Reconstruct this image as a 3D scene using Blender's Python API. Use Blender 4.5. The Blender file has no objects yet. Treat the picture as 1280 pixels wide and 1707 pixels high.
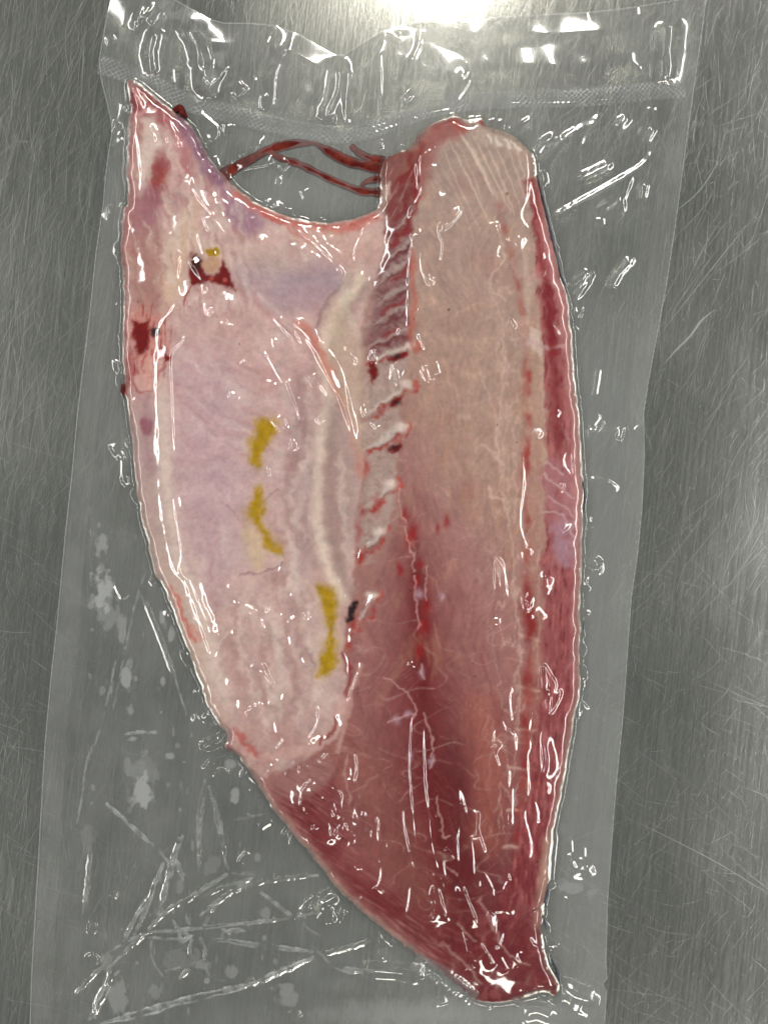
import bpy, math
import numpy as np

# ------------------------------------------------------------------ scale
S = 0.00035            # metres of table per photo pixel
H = 0.75               # camera height over the table
CX, CY = 640.0, 853.5
scene = bpy.context.scene

# ------------------------------------------------------------------ camera
cam_d = bpy.data.cameras.new('camera')
cam = bpy.data.objects.new('camera', cam_d)
scene.collection.objects.link(cam)
cam.location = (0, 0, H)
cam_d.sensor_fit = 'VERTICAL'
cam_d.sensor_height = 24.0
cam_d.lens = 24.0 * H / (1707 * S)
cam_d.clip_start = 0.02
cam_d.clip_end = 50
scene.camera = cam

# ------------------------------------------------------------------ world and lamps (kitchen ceiling tubes)
world = bpy.data.worlds.new('World')
scene.world = world
world.use_nodes = True
bg = world.node_tree.nodes['Background']
bg.inputs['Color'].default_value = (0.97, 1.0, 0.97, 1)
bg.inputs['Strength'].default_value = 0.115


def lamp(name, loc, sx, sy, radiance, col, aim=(0, 0, 0)):
    d = bpy.data.lights.new(name, 'AREA')
    d.shape = 'RECTANGLE'
    d.size, d.size_y = sx, sy
    d.energy = radiance * math.pi * sx * sy
    d.color = col
    o = bpy.data.objects.new(name, d)
    scene.collection.objects.link(o)
    o.location = loc
    return o


lamp('ceiling_panel_far', (0.11, 1.66, 1.6), 0.10, 1.25, 44, (1.0, 0.95, 0.86))
lamp('ceiling_panel_right', (1.28, 0.0, 1.6), 0.27, 2.6, 12.5, (1.0, 0.98, 0.94))
lamp('ceiling_panel_left', (-1.42, 0.15, 1.6), 0.27, 2.6, 11.5, (1.0, 0.97, 0.95))
lamp('ceiling_panel_near', (0.22, -1.55, 1.6), 0.5, 0.3, 15, (1.0, 0.94, 0.84))

scene.view_settings.view_transform = 'Standard'
scene.view_settings.look = 'None'
scene.view_settings.exposure = 0.12
scene.view_settings.gamma = 1.0
scene.view_settings.use_curve_mapping = False
scene.render.engine = 'CYCLES'
scene.cycles.use_denoising = True
scene.cycles.pixel_filter_width = 1.15
scene.cycles.transparent_max_bounces = 12
scene.cycles.max_bounces = 6
scene.cycles.diffuse_bounces = 2
scene.cycles.glossy_bounces = 3
scene.cycles.caustics_reflective = False
scene.cycles.caustics_refractive = False


# ------------------------------------------------------------------ numeric helpers
def hash2(ix, iy, seed):
    h = (ix.astype(np.int64) * 374761393 + iy.astype(np.int64) * 668265263 + seed * 974711) & 0xFFFFFFFF
    h = ((h ^ (h >> 13)) * 1274126177) & 0xFFFFFFFF
    return ((h ^ (h >> 16)) & 0xFFFF) / 65535.0


def perlin(x, y, seed=0):
    x = np.asarray(x, float); y = np.asarray(y, float)
    ix = np.floor(x); iy = np.floor(y)
    fx = x - ix; fy = y - iy
    ux = fx * fx * fx * (fx * (fx * 6 - 15) + 10)
    uy = fy * fy * fy * (fy * (fy * 6 - 15) + 10)

    def g(dx, dy):
        a = hash2(ix + dx, iy + dy, seed) * 6.2831853
        return np.cos(a) * (fx - dx) + np.sin(a) * (fy - dy)
    a = g(0, 0); b = g(1, 0); c = g(0, 1); d = g(1, 1)
    return ((a + (b - a) * ux) + ((c + (d - c) * ux) - (a + (b - a) * ux)) * uy) * 1.5


def fbm(x, y, seed=0, octv=4, gain=0.5):
    r = 0; a = 1; t = 0
    for o in range(octv):
        r = r + a * perlin(x * 2 ** o, y * 2 ** o, seed + 17 * o); t += a; a *= gain
    return r / t


def aniso(x, y, ang, along, across, seed=0, octv=3):
    t = math.radians(ang)
    u = x * math.cos(t) + y * math.sin(t); v = -x * math.sin(t) + y * math.cos(t)
    return fbm(u / along, v / across, seed, octv)


def sstep(a, b, x):
    t = np.clip((x - a) / (b - a), 0, 1)
    return t * t * (3 - 2 * t)


def spline(pts, n=5, closed=False):
    p = np.array(pts, float)
    if len(p) < 3:
        return p
    if closed:
        q = np.vstack([p[-1], p, p[0], p[1]])
    else:
        q = np.vstack([2 * p[0] - p[1], p, 2 * p[-1] - p[-2]])
    out = []
    for i in range(1, len(q) - 2):
        for k in range(n):
            t = k / n
            out.append(0.5 * (2 * q[i] + (q[i + 1] - q[i - 1]) * t + (2 * q[i - 1] - 5 * q[i] + 4 * q[i + 1] - q[i + 2]) * t * t
                              + (3 * q[i] - q[i - 1] - 3 * q[i + 1] + q[i + 2]) * t ** 3))
    if not closed:
        out.append(q[-2])
    return np.array(out)


def dist_poly(X, Y, pts, want_t=False):
    """distance to an open polyline (and the position 0..1 along it)"""
    best = np.full(X.shape, 1e9); bt = np.zeros(X.shape)
    p = np.asarray(pts, float)
    n = len(p) - 1
    for i in range(n):
        ax, ay = p[i]; bx, by = p[i + 1]
        dx, dy = bx - ax, by - ay
        L = dx * dx + dy * dy + 1e-9
        t = np.clip(((X - ax) * dx + (Y - ay) * dy) / L, 0, 1)
        d = (X - ax - t * dx) ** 2 + (Y - ay - t * dy) ** 2
        if want_t:
            bt = np.where(d < best, (i + t) / n, bt)
        best = np.minimum(best, d)
    best = np.sqrt(best)
    return (best, bt) if want_t else best


def sdf(X, Y, pts):
    """signed distance to a closed polygon, positive inside"""
    p = np.asarray(pts, float)
    d = dist_poly(X, Y, np.vstack([p, p[:1]]))
    ins = np.zeros(X.shape, bool)
    j = len(p) - 1
    for i in range(len(p)):
        yi, yj = p[i, 1], p[j, 1]; xi, xj = p[i, 0], p[j, 0]
        if yi != yj:
            c = ((yi > Y) != (yj > Y)) & (X < (xj - xi) * (Y - yi) / (yj - yi) + xi)
            ins ^= c
        j = i
    return np.where(ins, d, -d)


def local(X, Y, pts, pad):
    """slices of a regular grid around a polyline"""
    p = np.asarray(pts, float)
    x0, y0 = p.min(0) - pad; x1, y1 = p.max(0) + pad
    xs = X[0]; ys = Y[:, 0]
    a, b = np.searchsorted(xs, [x0, x1]); c, d = np.searchsorted(ys, [y0, y1])
    return slice(c, d), slice(a, b)


def blur(a, sig):
    r = int(3 * sig) + 1
    k = np.exp(-0.5 * (np.arange(-r, r + 1) / sig) ** 2); k /= k.sum()
    p = np.pad(a, ((r, r), (0, 0)), mode='edge')
    o = sum(k[i] * p[i:i + a.shape[0]] for i in range(2 * r + 1))
    p = np.pad(o, ((0, 0), (r, r)), mode='edge')
    return sum(k[i] * p[:, i:i + a.shape[1]] for i in range(2 * r + 1))


def lin(c):
    c = np.asarray(c, float) / 255.0
    return np.where(c <= 0.04045, c / 12.92, ((c + 0.055) / 1.055) ** 2.4)


def world_xyz(px, py, z):
    """where the point seen at a photo pixel lies when it is z metres above the table"""
    f = S * (H - z) / H
    return (px - CX) * f, (CY - py) * f, z


# ------------------------------------------------------------------ objects
def link(o, parent=None, **props):
    scene.collection.objects.link(o)
    if parent is not None:
        o.parent = parent
    for k, v in props.items():
        o[k] = v
    return o


def empty(name, loc=(0, 0, 0), **props):
    o = bpy.data.objects.new(name, None)
    o.empty_display_size = 0.02
    o.location = loc
    return link(o, None, **props)


def mesh_obj(name, verts, faces, mat, parent=None, attrs=None, normals=None, smooth=True, **props):
    me = bpy.data.meshes.new(name)
    verts = np.asarray(verts, np.float32); faces = np.asarray(faces, np.int32)
    nf, k = faces.shape
    me.vertices.add(len(verts)); me.vertices.foreach_set('co', verts.ravel())
    me.loops.add(nf * k); me.loops.foreach_set('vertex_index', faces.ravel())
    me.polygons.add(nf)
    me.polygons.foreach_set('loop_start', np.arange(0, nf * k, k, dtype=np.int32))
    me.update(calc_edges=True)
    me.polygons.foreach_set('use_smooth', np.full(nf, smooth))
    for an, (kind, arr) in (attrs or {}).items():
        if kind == 'C':
            at = me.color_attributes.new(an, 'FLOAT_COLOR', 'POINT')
            rgba = np.ones((len(verts), 4), np.float32); rgba[:, :3] = arr
            at.data.foreach_set('color', rgba.ravel())
        else:
            at = me.attributes.new(an, 'FLOAT', 'POINT')
            at.data.foreach_set('value', np.asarray(arr, np.float32).ravel())
    if normals is not None:
        me.normals_split_custom_set_from_vertices(np.asarray(normals, np.float32).tolist())
    me.materials.append(mat)
    return link(bpy.data.objects.new(name, me), parent, **props)


# ------------------------------------------------------------------ materials
def new_mat(name):
    m = bpy.data.materials.new(name); m.use_nodes = True
    nt = m.node_tree; nt.nodes.clear()
    out = nt.nodes.new('ShaderNodeOutputMaterial')
    return m, nt, out


def N(nt, t, **kw):
    n = nt.nodes.new('ShaderNode' + t)
    for k, v in kw.items():
        setattr(n, k, v)
    return n


def math_node(nt, op, a, b=None, clamp=False):
    n = N(nt, 'Math', operation=op, use_clamp=clamp)
    for i, v in enumerate((a, b)):
        if v is None: continue
        if isinstance(v, (int, float)): n.inputs[i].default_value = v
        else: nt.links.new(v, n.inputs[i])
    return n.outputs[0]


def steel_material():
    m, nt, out = new_mat('scratched_steel')
    b = N(nt, 'BsdfPrincipled')
    b.inputs['Metallic'].default_value = 1.0
    geo = N(nt, 'NewGeometry')
    cols = []
    for i, (ang, su, sv) in enumerate([(84, 14, 900), (62, 18, 1100), (101, 10, 700), (25, 20, 900), (-32, 24, 1000)]):
        mp = N(nt, 'Mapping')
        mp.inputs['Rotation'].default_value = (0, 0, math.radians(-ang))
        nt.links.new(geo.outputs['Position'], mp.inputs['Vector'])
        mp2 = N(nt, 'Mapping')
        mp2.inputs['Scale'].default_value = (su, sv, 1)
        mp2.inputs['Location'].default_value = (3.1 * i, 7.7 * i, 0)
        nt.links.new(mp.outputs[0], mp2.inputs['Vector'])
        nz = N(nt, 'TexNoise'); nz.inputs['Scale'].default_value = 1.0
        nz.inputs['Detail'].default_value = 3; nz.inputs['Roughness'].default_value = 0.6
        nt.links.new(mp2.outputs[0], nz.inputs['Vector'])
        cols.append(nz.outputs['Fac'])
    big = N(nt, 'TexNoise'); big.inputs['Scale'].default_value = 7; big.inputs['Distortion'].default_value = 0.6; big.inputs['Detail'].default_value = 4
    nt.links.new(geo.outputs['Position'], big.inputs['Vector'])
    w = math_node(nt, 'ADD', math_node(nt, 'MULTIPLY', cols[0], 0.40), math_node(nt, 'MULTIPLY', cols[1], 0.22))
    w = math_node(nt, 'ADD', w, math_node(nt, 'MULTIPLY', cols[2], 0.16))
    w = math_node(nt, 'ADD', w, math_node(nt, 'MULTIPLY', cols[3], 0.10))
    w = math_node(nt, 'ADD', w, math_node(nt, 'MULTIPLY', cols[4], 0.12))
    rr = N(nt, 'ValToRGB')
    rr.color_ramp.elements[0].position = 0.34; rr.color_ramp.elements[0].color = (0.60, 0.615, 0.565, 1)
    rr.color_ramp.elements[1].position = 0.68; rr.color_ramp.elements[1].color = (0.90, 0.915, 0.85, 1)
    nt.links.new(w, rr.inputs['Fac'])
    nt.links.new(rr.outputs[0], b.inputs['Base Color'])
    ro = math_node(nt, 'ADD', math_node(nt, 'MULTIPLY', big.outputs['Fac'], 0.16), math_node(nt, 'MULTIPLY', w, 0.24))
    ro = math_node(nt, 'ADD', ro, -0.02)
    nt.links.new(ro, b.inputs['Roughness'])
    bp = N(nt, 'Bump'); bp.inputs['Strength'].default_value = 0.22; bp.inputs['Distance'].default_value = 0.00025
    nt.links.new(w, bp.inputs['Height'])
    nt.links.new(bp.outputs[0], b.inputs['Normal'])
    nt.links.new(b.outputs[0], out.inputs[0])
    return m


def plain(name, col, rough=0.4, metal=0.0, spec=0.5, noise=0.0, nscale=300):
    m, nt, out = new_mat(name)
    b = N(nt, 'BsdfPrincipled')
    b.inputs['Roughness'].default_value = rough; b.inputs['Metallic'].default_value = metal
    b.inputs['Specular IOR Level'].default_value = spec
    geo = N(nt, 'NewGeometry')
    nz = N(nt, 'TexNoise'); nz.inputs['Scale'].default_value = nscale; nz.inputs['Detail'].default_value = 3
    nt.links.new(geo.outputs['Position'], nz.inputs['Vector'])
    rp = N(nt, 'ValToRGB')
    c = np.array(col)
    rp.color_ramp.elements[0].position = 0.3; rp.color_ramp.elements[0].color = (*(c * (1 - noise)), 1)
    rp.color_ramp.elements[1].position = 0.7; rp.color_ramp.elements[1].color = (*np.minimum(c * (1 + noise), 1), 1)
    nt.links.new(nz.outputs['Fac'], rp.inputs['Fac'])
    nt.links.new(rp.outputs[0], b.inputs['Base Color'])
    nt.links.new(b.outputs[0], out.inputs[0])
    return m


def flesh_material():
    m, nt, out = new_mat('raw_fish_flesh')
    b = N(nt, 'BsdfPrincipled')
    at = N(nt, 'Attribute'); at.attribute_name = 'flesh'
    geo = N(nt, 'NewGeometry')
    nz = N(nt, 'TexNoise'); nz.inputs['Scale'].default_value = 900; nz.inputs['Detail'].default_value = 3
    nt.links.new(geo.outputs['Position'], nz.inputs['Vector'])
    mix = N(nt, 'Mix', data_type='RGBA', blend_type='OVERLAY')
    mix.inputs[0].default_value = 0.18
    nt.links.new(at.outputs['Color'], mix.inputs[6]); nt.links.new(nz.outputs['Color'], mix.inputs[7])
    hs = N(nt, 'HueSaturation')
    nt.links.new(mix.outputs[2], hs.inputs['Color'])
    nt.links.new(hs.outputs[0], b.inputs['Base Color'])
    b.inputs['Roughness'].default_value = 0.42
    b.inputs['Specular IOR Level'].default_value = 0.06
    bp = N(nt, 'Bump'); bp.inputs['Strength'].default_value = 0.25; bp.inputs['Distance'].default_value = 0.0003
    nt.links.new(nz.outputs['Fac'], bp.inputs['Height']); nt.links.new(bp.outputs[0], b.inputs['Normal'])
    nt.links.new(b.outputs[0], out.inputs[0])
    return m


def film_material(name, base_haze, f0=0.085, rough=0.10, tint=(0.988, 0.988, 0.985), use_attr=True, bump=0.0):
    """clear plastic: straight-through transmission, Fresnel gloss and a little milkiness where air or wet is trapped or glare is painted in"""
    m, nt, out = new_mat(name)
    lw = N(nt, 'LayerWeight'); lw.inputs['Blend'].default_value = 0.5
    f = math_node(nt, 'POWER', lw.outputs['Facing'], 4.0)
    f = math_node(nt, 'ADD', math_node(nt, 'MULTIPLY', f, 0.9), f0, clamp=True)
    tr = N(nt, 'BsdfTransparent'); tr.inputs[0].default_value = (*tint, 1)
    df = N(nt, 'BsdfDiffuse'); df.inputs[0].default_value = (0.85, 0.885, 0.885, 1)
    gl = N(nt, 'BsdfGlossy'); gl.inputs[0].default_value = (1, 1, 1, 1); gl.inputs['Roughness'].default_value = rough
    m1 = N(nt, 'MixShader'); m2 = N(nt, 'MixShader')
    geo = N(nt, 'NewGeometry')
    nz = N(nt, 'TexNoise'); nz.inputs['Scale'].default_value = 55; nz.inputs['Detail'].default_value = 4
    nt.links.new(geo.outputs['Position'], nz.inputs['Vector'])
    hz = math_node(nt, 'MULTIPLY', nz.outputs['Fac'], base_haze * 2)
    if use_attr:
        at = N(nt, 'Attribute'); at.attribute_name = 'milk'
        hz = math_node(nt, 'ADD', hz, at.outputs['Fac'], clamp=True)
    nt.links.new(hz, m1.inputs[0]); nt.links.new(tr.outputs[0], m1.inputs[1]); nt.links.new(df.outputs[0], m1.inputs[2])
    nt.links.new(f, m2.inputs[0]); nt.links.new(m1.outputs[0], m2.inputs[1]); nt.links.new(gl.outputs[0], m2.inputs[2])
    if bump:
        n2 = N(nt, 'TexNoise'); n2.inputs['Scale'].default_value = 700; n2.inputs['Detail'].default_value = 2
        nt.links.new(geo.outputs['Position'], n2.inputs['Vector'])
        bp = N(nt, 'Bump'); bp.inputs['Strength'].default_value = bump; bp.inputs['Distance'].default_value = 0.0002
        nt.links.new(n2.outputs['Fac'], bp.inputs['Height']); nt.links.new(bp.outputs[0], gl.inputs['Normal'])
    nt.links.new(m2.outputs[0], out.inputs[0])
    return m


M_STEEL = steel_material()
M_SCRATCH = plain('bright_scratch', (0.92, 0.93, 0.88), 0.26, 1.0, noise=0.10, nscale=40)
M_FLESH = flesh_material()
M_FILM = film_material('clear_bag_film', 0.003)
M_BACK = film_material('clear_back_film', 0.03, f0=0.03, rough=0.12, use_attr=False)
M_SEAL = film_material('embossed_seal', 0.03, f0=0.11, rough=0.08)
M_EDGE = film_material('welded_margin', 0.035, f0=0.04, rough=0.2, use_attr=False, bump=0.3)
M_SKIN = plain('dark_silver_skin', (0.05, 0.055, 0.075), 0.3, 0.0, 0.6, 0.5, 500)

# ------------------------------------------------------------------ the table
tv = np.array([(-0.8, -0.8, 0), (0.8, -0.8, 0), (0.8, 0.8, 0), (-0.8, 0.8, 0)])
table = mesh_obj('table_top', tv, [(0, 1, 2, 3)], M_STEEL, smooth=False, kind='structure',
                 label='scratched brushed stainless steel table top')
rng = np.random.default_rng(11)
sv, sf = [], []


def scratch(pts, w, z):
    p = spline(pts, 4) if len(pts) > 2 else np.array(pts, float)
    t = np.gradient(p, axis=0); t /= np.linalg.norm(t, axis=1)[:, None] + 1e-9
    n = np.stack([-t[:, 1], t[:, 0]], 1)
    k = len(p); prof = w * 0.5 * np.clip(np.sin(np.linspace(0.12, math.pi - 0.12, k)) * 1.3, 0.15, 1)[:, None]
    a = p + n * prof; b = p - n * prof
    i0 = len(sv)
    for q in range(k):
        sv.append(world_xyz(a[q, 0], a[q, 1], z)); sv.append(world_xyz(b[q, 0], b[q, 1], z))
    for q in range(k - 1):
        sf.append((i0 + 2 * q, i0 + 2 * q + 1, i0 + 2 * q + 3, i0 + 2 * q + 2))


def rand_scratches(n, box, ang, spread, lmin, lmax, wmin, wmax):
    for _ in range(n):
        x = rng.uniform(box[0], box[2]); y = rng.uniform(box[1], box[3])
        a = math.radians(rng.normal(ang, spread)); L = lmin + (lmax - lmin) * rng.random() ** 2.5
        d = np.array([math.cos(a), -math.sin(a)]) * L / 2
        n_ = np.array([d[1], -d[0]]) * rng.normal(0, 0.05)
        scratch([(x - d[0], y - d[1]), (x + n_[0], y + n_[1]), (x + d[0], y + d[1])], rng.uniform(wmin, wmax) * 0.7, 4e-5 + rng.random() * 4e-5)


rand_scratches(520, (-20, -20, 330, 800), 82, 13, 15, 170, 0.45, 1.0)
rand_scratches(300, (-20, -20, 1300, 260), 78, 16, 15, 130, 0.45, 1.0)
rand_scratches(90, (-20, 0, 300, 800), 55, 12, 30, 220, 0.4, 0.8)
rand_scratches(120, (-20, 700, 300, 1720), -28, 16, 20, 150, 0.4, 0.8)
rand_scratches(200, (-20, 1250, 250, 1720), 80, 14, 15, 120, 0.4, 0.9)
rand_scratches(300, (880, 0, 1300, 1000), 57, 12, 15, 190, 0.4, 1.0)
rand_scratches(160, (960, 100, 1300, 900), 84, 8, 15, 90, 0.4, 0.9)
rand_scratches(170, (880, 950, 1300, 1720), -33, 13, 15, 150, 0.4, 1.0)
rand_scratches(50, (980, 950, 1300, 1720), 40, 18, 15, 120, 0.4, 0.8)
rand_scratches(300, (100, 0, 1150, 1720), 75, 25, 15, 140, 0.4, 0.8)
rand_scratches(1500, (-20, -20, 1300, 300), 80, 22, 6, 45, 0.4, 0.8)
rand_scratches(900, (-20, 200, 320, 1720), 80, 25, 6, 45, 0.4, 0.8)
rand_scratches(1100, (880, 200, 1300, 1720), 70, 45, 6, 40, 0.4, 0.8)
for pts, w in [([(1063, 931), (1154, 874)], 1.5), ([(1105, 608), (1125, 585), (1150, 560), (1168, 535), (1192, 515)], 3.2),
               ([(1122, 355), (1165, 318), (1200, 265)], 1.3), ([(1085, 575), (1200, 430), (1240, 380)], 1.2),
               ([(0, 1178), (82, 1187)], 1.3), ([(60, 970), (98, 1000)], 1.2), ([(0, 880), (63, 922)], 1.0),
               ([(1040, 1360), (1180, 1430), (1280, 1490)], 1.2), ([(1020, 1620), (1180, 1700)], 1.2),
               ([(1060, 1400), (1230, 1470)], 0.9), ([(1100, 950), (1250, 760)], 1.0), ([(140, 160), (168, 240)], 1.2),
               ([(145, 230), (150, 330)], 1.1), ([(75, 40), (80, 110)], 1.3), ([(30, 190), (75, 330)], 1.0)]:
    scratch(pts, w, 9e-5)
mesh_obj('scratches', sv, sf, M_SCRATCH, parent=table, smooth=False, kind='stuff')

# ------------------------------------------------------------------ traced outlines (photo pixels)
FISH = spline([(213, 133), (240, 145), (270, 170), (292, 188), (315, 205), (335, 235), (352, 265), (374, 294), (392, 311), (412, 327),
        (432, 340), (462, 354), (500, 366), (540, 371), (580, 368), (610, 357), (630, 346), (634, 320), (633, 290), (640, 268), (655, 256),
        (682, 246), (697, 225), (712, 210), (735, 201), (757, 194), (780, 200), (806, 198), (812, 211), (850, 223), (868, 236), (888, 258),
        (893, 290), (905, 335), (920, 400), (933, 455), (943, 486), (950, 530), (957, 620), (966, 715), (971, 800), (970, 920),
        (966, 1040), (966, 1160), (958, 1190), (948, 1250), (935, 1325), (923, 1382), (918, 1430), (912, 1480), (905, 1520), (902, 1560), (914, 1610),
        (930, 1640), (926, 1660), (905, 1654), (862, 1667), (822, 1672), (795, 1668), (750, 1636), (700, 1596), (640, 1550), (592, 1511), (575, 1497),
        (562, 1482), (540, 1452), (500, 1406), (460, 1355), (425, 1300), (395, 1258), (374, 1245), (379, 1226), (370, 1213), (350, 1182),
        (330, 1130), (302, 1050), (276, 985), (260, 958), (245, 900), (232, 840), (225, 790), (220, 720), (210, 660), (205, 580),
        (207, 500), (203, 420), (205, 352), (214, 338), (212, 280), (215, 200), (218, 178)], 3, True)
BAG = np.array([(192, -40), (280, -8), (305, 6), (330, 20), (352, 32), (375, 38), (420, 38), (460, 42), (500, 57), (540, 80), (560, 91), (572, 91), (590, 80), (612, 66),
       (640, 50), (668, 41), (700, 37), (760, 33), (830, 28), (980, 20), (1050, 12), (1100, 4), (1178, -8), (1170, 50), (1156, 150), (1141, 260), (1125, 380),
       (1110, 480), (1095, 560), (1081, 635), (1073, 690), (1074, 760), (1070, 850), (1062, 930), (1052, 1000), (1045, 1100), (1038, 1200),
       (1028, 1300), (1020, 1400), (1013, 1500), (1010, 1600), (1012, 1632), (1004, 1640), (1011, 1652), (1008, 1707), (1005, 1760), (46, 1760), (50, 1707), (53, 1620),
       (60, 1500), (67, 1380), (75, 1240), (85, 1130), (95, 1040), (108, 900), (120, 790), (128, 700), (135, 640), (150, 520), (160, 420),
       (172, 340), (175, 300), (180, 260), (186, 225), (186, 205), (178, 170), (168, 130), (165, 100), (172, 60)], float)
LOIN_AXIS = [(790, 200), (790, 500), (800, 800), (790, 1100), (770, 1350), (810, 1560), (890, 1640)]
RIM_LINE = spline([(300, 500), (278, 590), (274, 700), (278, 800), (290, 880), (303, 940), (330, 1000), (350, 1070), (372, 1150), (400, 1215)], 4)
FOLD = spline([(600, 470), (560, 520), (540, 590), (548, 660), (535, 730), (528, 800), (528, 870), (545, 940), (565, 990)], 4)
FLAP = spline([(500, 540), (530, 580), (552, 632), (574, 676), (590, 735), (600, 790)], 4)
SEPT = spline([(697, 262), (697, 320), (690, 380), (689, 440), (684, 500), (690, 580), (674, 640), (668, 720), (664, 800), (672, 860), (690, 900),
               (694, 960), (700, 1040), (703, 1110), (706, 1200), (716, 1300), (732, 1400), (758, 1500), (790, 1580)], 4)
RIBLEFT = spline([(634, 320), (640, 400), (628, 450), (608, 510), (600, 580), (598, 660), (598, 740), (604, 790), (592, 870), (590, 940),
                  (582, 1010), (572, 1090), (578, 1170), (560, 1225), (520, 1260), (470, 1285), (425, 1300)], 4)
RED_LINE = spline([(832, 340), (845, 400), (862, 470), (878, 560), (874, 640), (876, 720), (872, 800), (878, 880), (876, 960), (884, 1040),
                   (880, 1130), (878, 1220), (872, 1300), (866, 1400), (860, 1480)], 4)
BAND = spline([(890, 300), (902, 400), (912, 480), (926, 560), (932, 640), (936, 740), (940, 840), (938, 960), (938, 1060), (936, 1160),
               (926, 1240), (915, 1320), (900, 1400), (880, 1480), (868, 1560)], 4)
RIBS = [((688, 300), (662, 350)), ((690, 350), (648, 400)), ((690, 395), (642, 440)), ((683, 429), (627, 473)), ((686, 470), (630, 505)), ((686, 507), (622, 540)),
        ((688, 545), (615, 580)), ((690, 575), (620, 600)), ((684, 640), (612, 690)), ((674, 712), (604, 752)), ((658, 806), (606, 850)),
        ((640, 885), (600, 925)), ((626, 992), (590, 1050))]
YELLOW = [[(432, 698), (461, 704), (455, 728), (440, 752), (431, 779), (416, 768), (420, 735)],
          [(431, 808), (440, 828), (439, 868), (452, 896), (471, 914), (466, 923), (444, 914), (432, 886), (412, 856), (420, 838)],
          [(530, 979), (546, 975), (561, 1000), (556, 1050), (563, 1092), (550, 1121), (529, 1125), (541, 1078), (546, 1040), (537, 1004)],
          [(346, 414), (358, 414), (362, 424), (355, 432), (349, 426)]]
CLOTS = [[(319, 425), (337, 432), (341, 454), (361, 456), (372, 431), (381, 457), (392, 480), (388, 483), (361, 473), (345, 470), (320, 477), (316, 451)],
         [(220, 536), (234, 541), (249, 536), (250, 560), (249, 576), (240, 584), (228, 590), (226, 570), (223, 552)],
         [(254, 546), (266, 543), (268, 556), (260, 562), (254, 557)],
         [(271, 575), (277, 590), (286, 592), (286, 600), (272, 602), (270, 590)],
         [(577, 1020), (584, 1002), (594, 998), (595, 1012), (583, 1040), (576, 1036)],
         [(650, 602), (660, 592), (676, 583), (674, 594), (660, 604)], [(650, 676), (662, 664), (674, 660), (670, 670), (656, 680)],
         [(648, 752), (660, 740), (670, 736), (668, 746), (656, 756)], [(616, 612), (624, 604), (628, 620), (620, 634), (615, 626)]]


def fish_height(X, Y):
    """height of the fillet over the table in metres, 0 outside"""
    n1 = fbm(X / 40, Y / 40, 3, 3) ; n2 = fbm(X / 40, Y / 40, 5, 3)
    d = sdf(X + 3 * n1 + 2.0 * fbm(X / 11, Y / 11, 7, 2), Y + 3 * n2 + 2.0 * fbm(X / 11, Y / 11, 8, 2), FISH)
    dl, tl = dist_poly(X, Y, LOIN_AXIS, True)
    hw = np.interp(tl, [0, .2, .5, .7, .85, 1], [150, 175, 190, 185, 120, 60])
    dome = np.clip(1 - (dl / hw) ** 2, 0, 1)
    T = 8.5 + 5.0 * dome + 1.2 * fbm(X / 90, Y / 90, 9, 3)
    T = T + 1.9 * fbm(X / 38, Y / 55, 19, 3) * sstep(640, 560, X) * sstep(300, 380, X) * sstep(800, 980, Y) + 0.8 * fbm(X / 60, Y / 30, 20, 2) * sstep(560, 480, Y) * sstep(640, 560, X)
    T = T + 1.3 * np.exp(-(dist_poly(X, Y, RIM_LINE) / 20) ** 2)
    T = T + 1.2 * np.exp(-(dist_poly(X, Y, FOLD) / 17) ** 2) + 0.6 * np.exp(-(dist_poly(X, Y, FLAP) / 9) ** 2)
    T = T - 0.7 * np.exp(-(dist_poly(X, Y, SEPT) / 9) ** 2) * sstep(350, 700, Y)
    T = T - 0.6 * np.exp(-(dist_poly(X, Y, RIBLEFT) / 8) ** 2)
    T = T + 1.3 * np.exp(-(dist_poly(X, Y, [(238, 190), (240, 300), (250, 420), (262, 500)]) / 26) ** 2)
    T = T + 1.3 * np.exp(-(dist_poly(X, Y, [(330, 300), (360, 380), (440, 420), (560, 440)]) / 30) ** 2)
    T = T - 1.2 * np.exp(-(dist_poly(X, Y, CLOTS[0]) / 16) ** 2)
    for a, b in RIBS:
        T = T + 0.55 * np.exp(-(dist_poly(X, Y, [a, b]) / 6) ** 2)
    e = np.clip(d / (8.5 + 7 * fbm(X / 40, Y / 40, 15, 2)), 0, 1)
    return np.where(d > 0, T * np.sqrt(np.clip(1 - (1 - e) ** 2, 0, 1)), 0) * 0.001, d


# ------------------------------------------------------------------ the fillet: one height sheet cut into its parts
STEP = 1.9
xs = np.arange(192, 984, STEP); ys = np.arange(122, 1690, STEP)
X, Y = np.meshgrid(xs, ys)
Z, D = fish_height(X, Y)

wn1 = fbm(X / 22, Y / 22, 31, 4); wn2 = fbm(X / 22, Y / 22, 37, 4)
XW = X + 7 * wn1; YW = Y + 7 * wn2
fine = fbm(X / 7, Y / 7, 41, 3)
mid0 = fbm(X / 13, Y / 13, 51, 3)
cloud = fbm(X / 70, Y / 70, 43, 4)
cloud2 = fbm(X / 35, Y / 35, 47, 4)
COL = np.zeros(X.shape + (3,))


def put(mask, c, op=1.0):
    m = np.clip(mask * op, 0, 1)[..., None]
    c = c if getattr(c, 'ndim', 1) == 3 else lin(c)
    COL[:] = COL * (1 - m) + c * m


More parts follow.
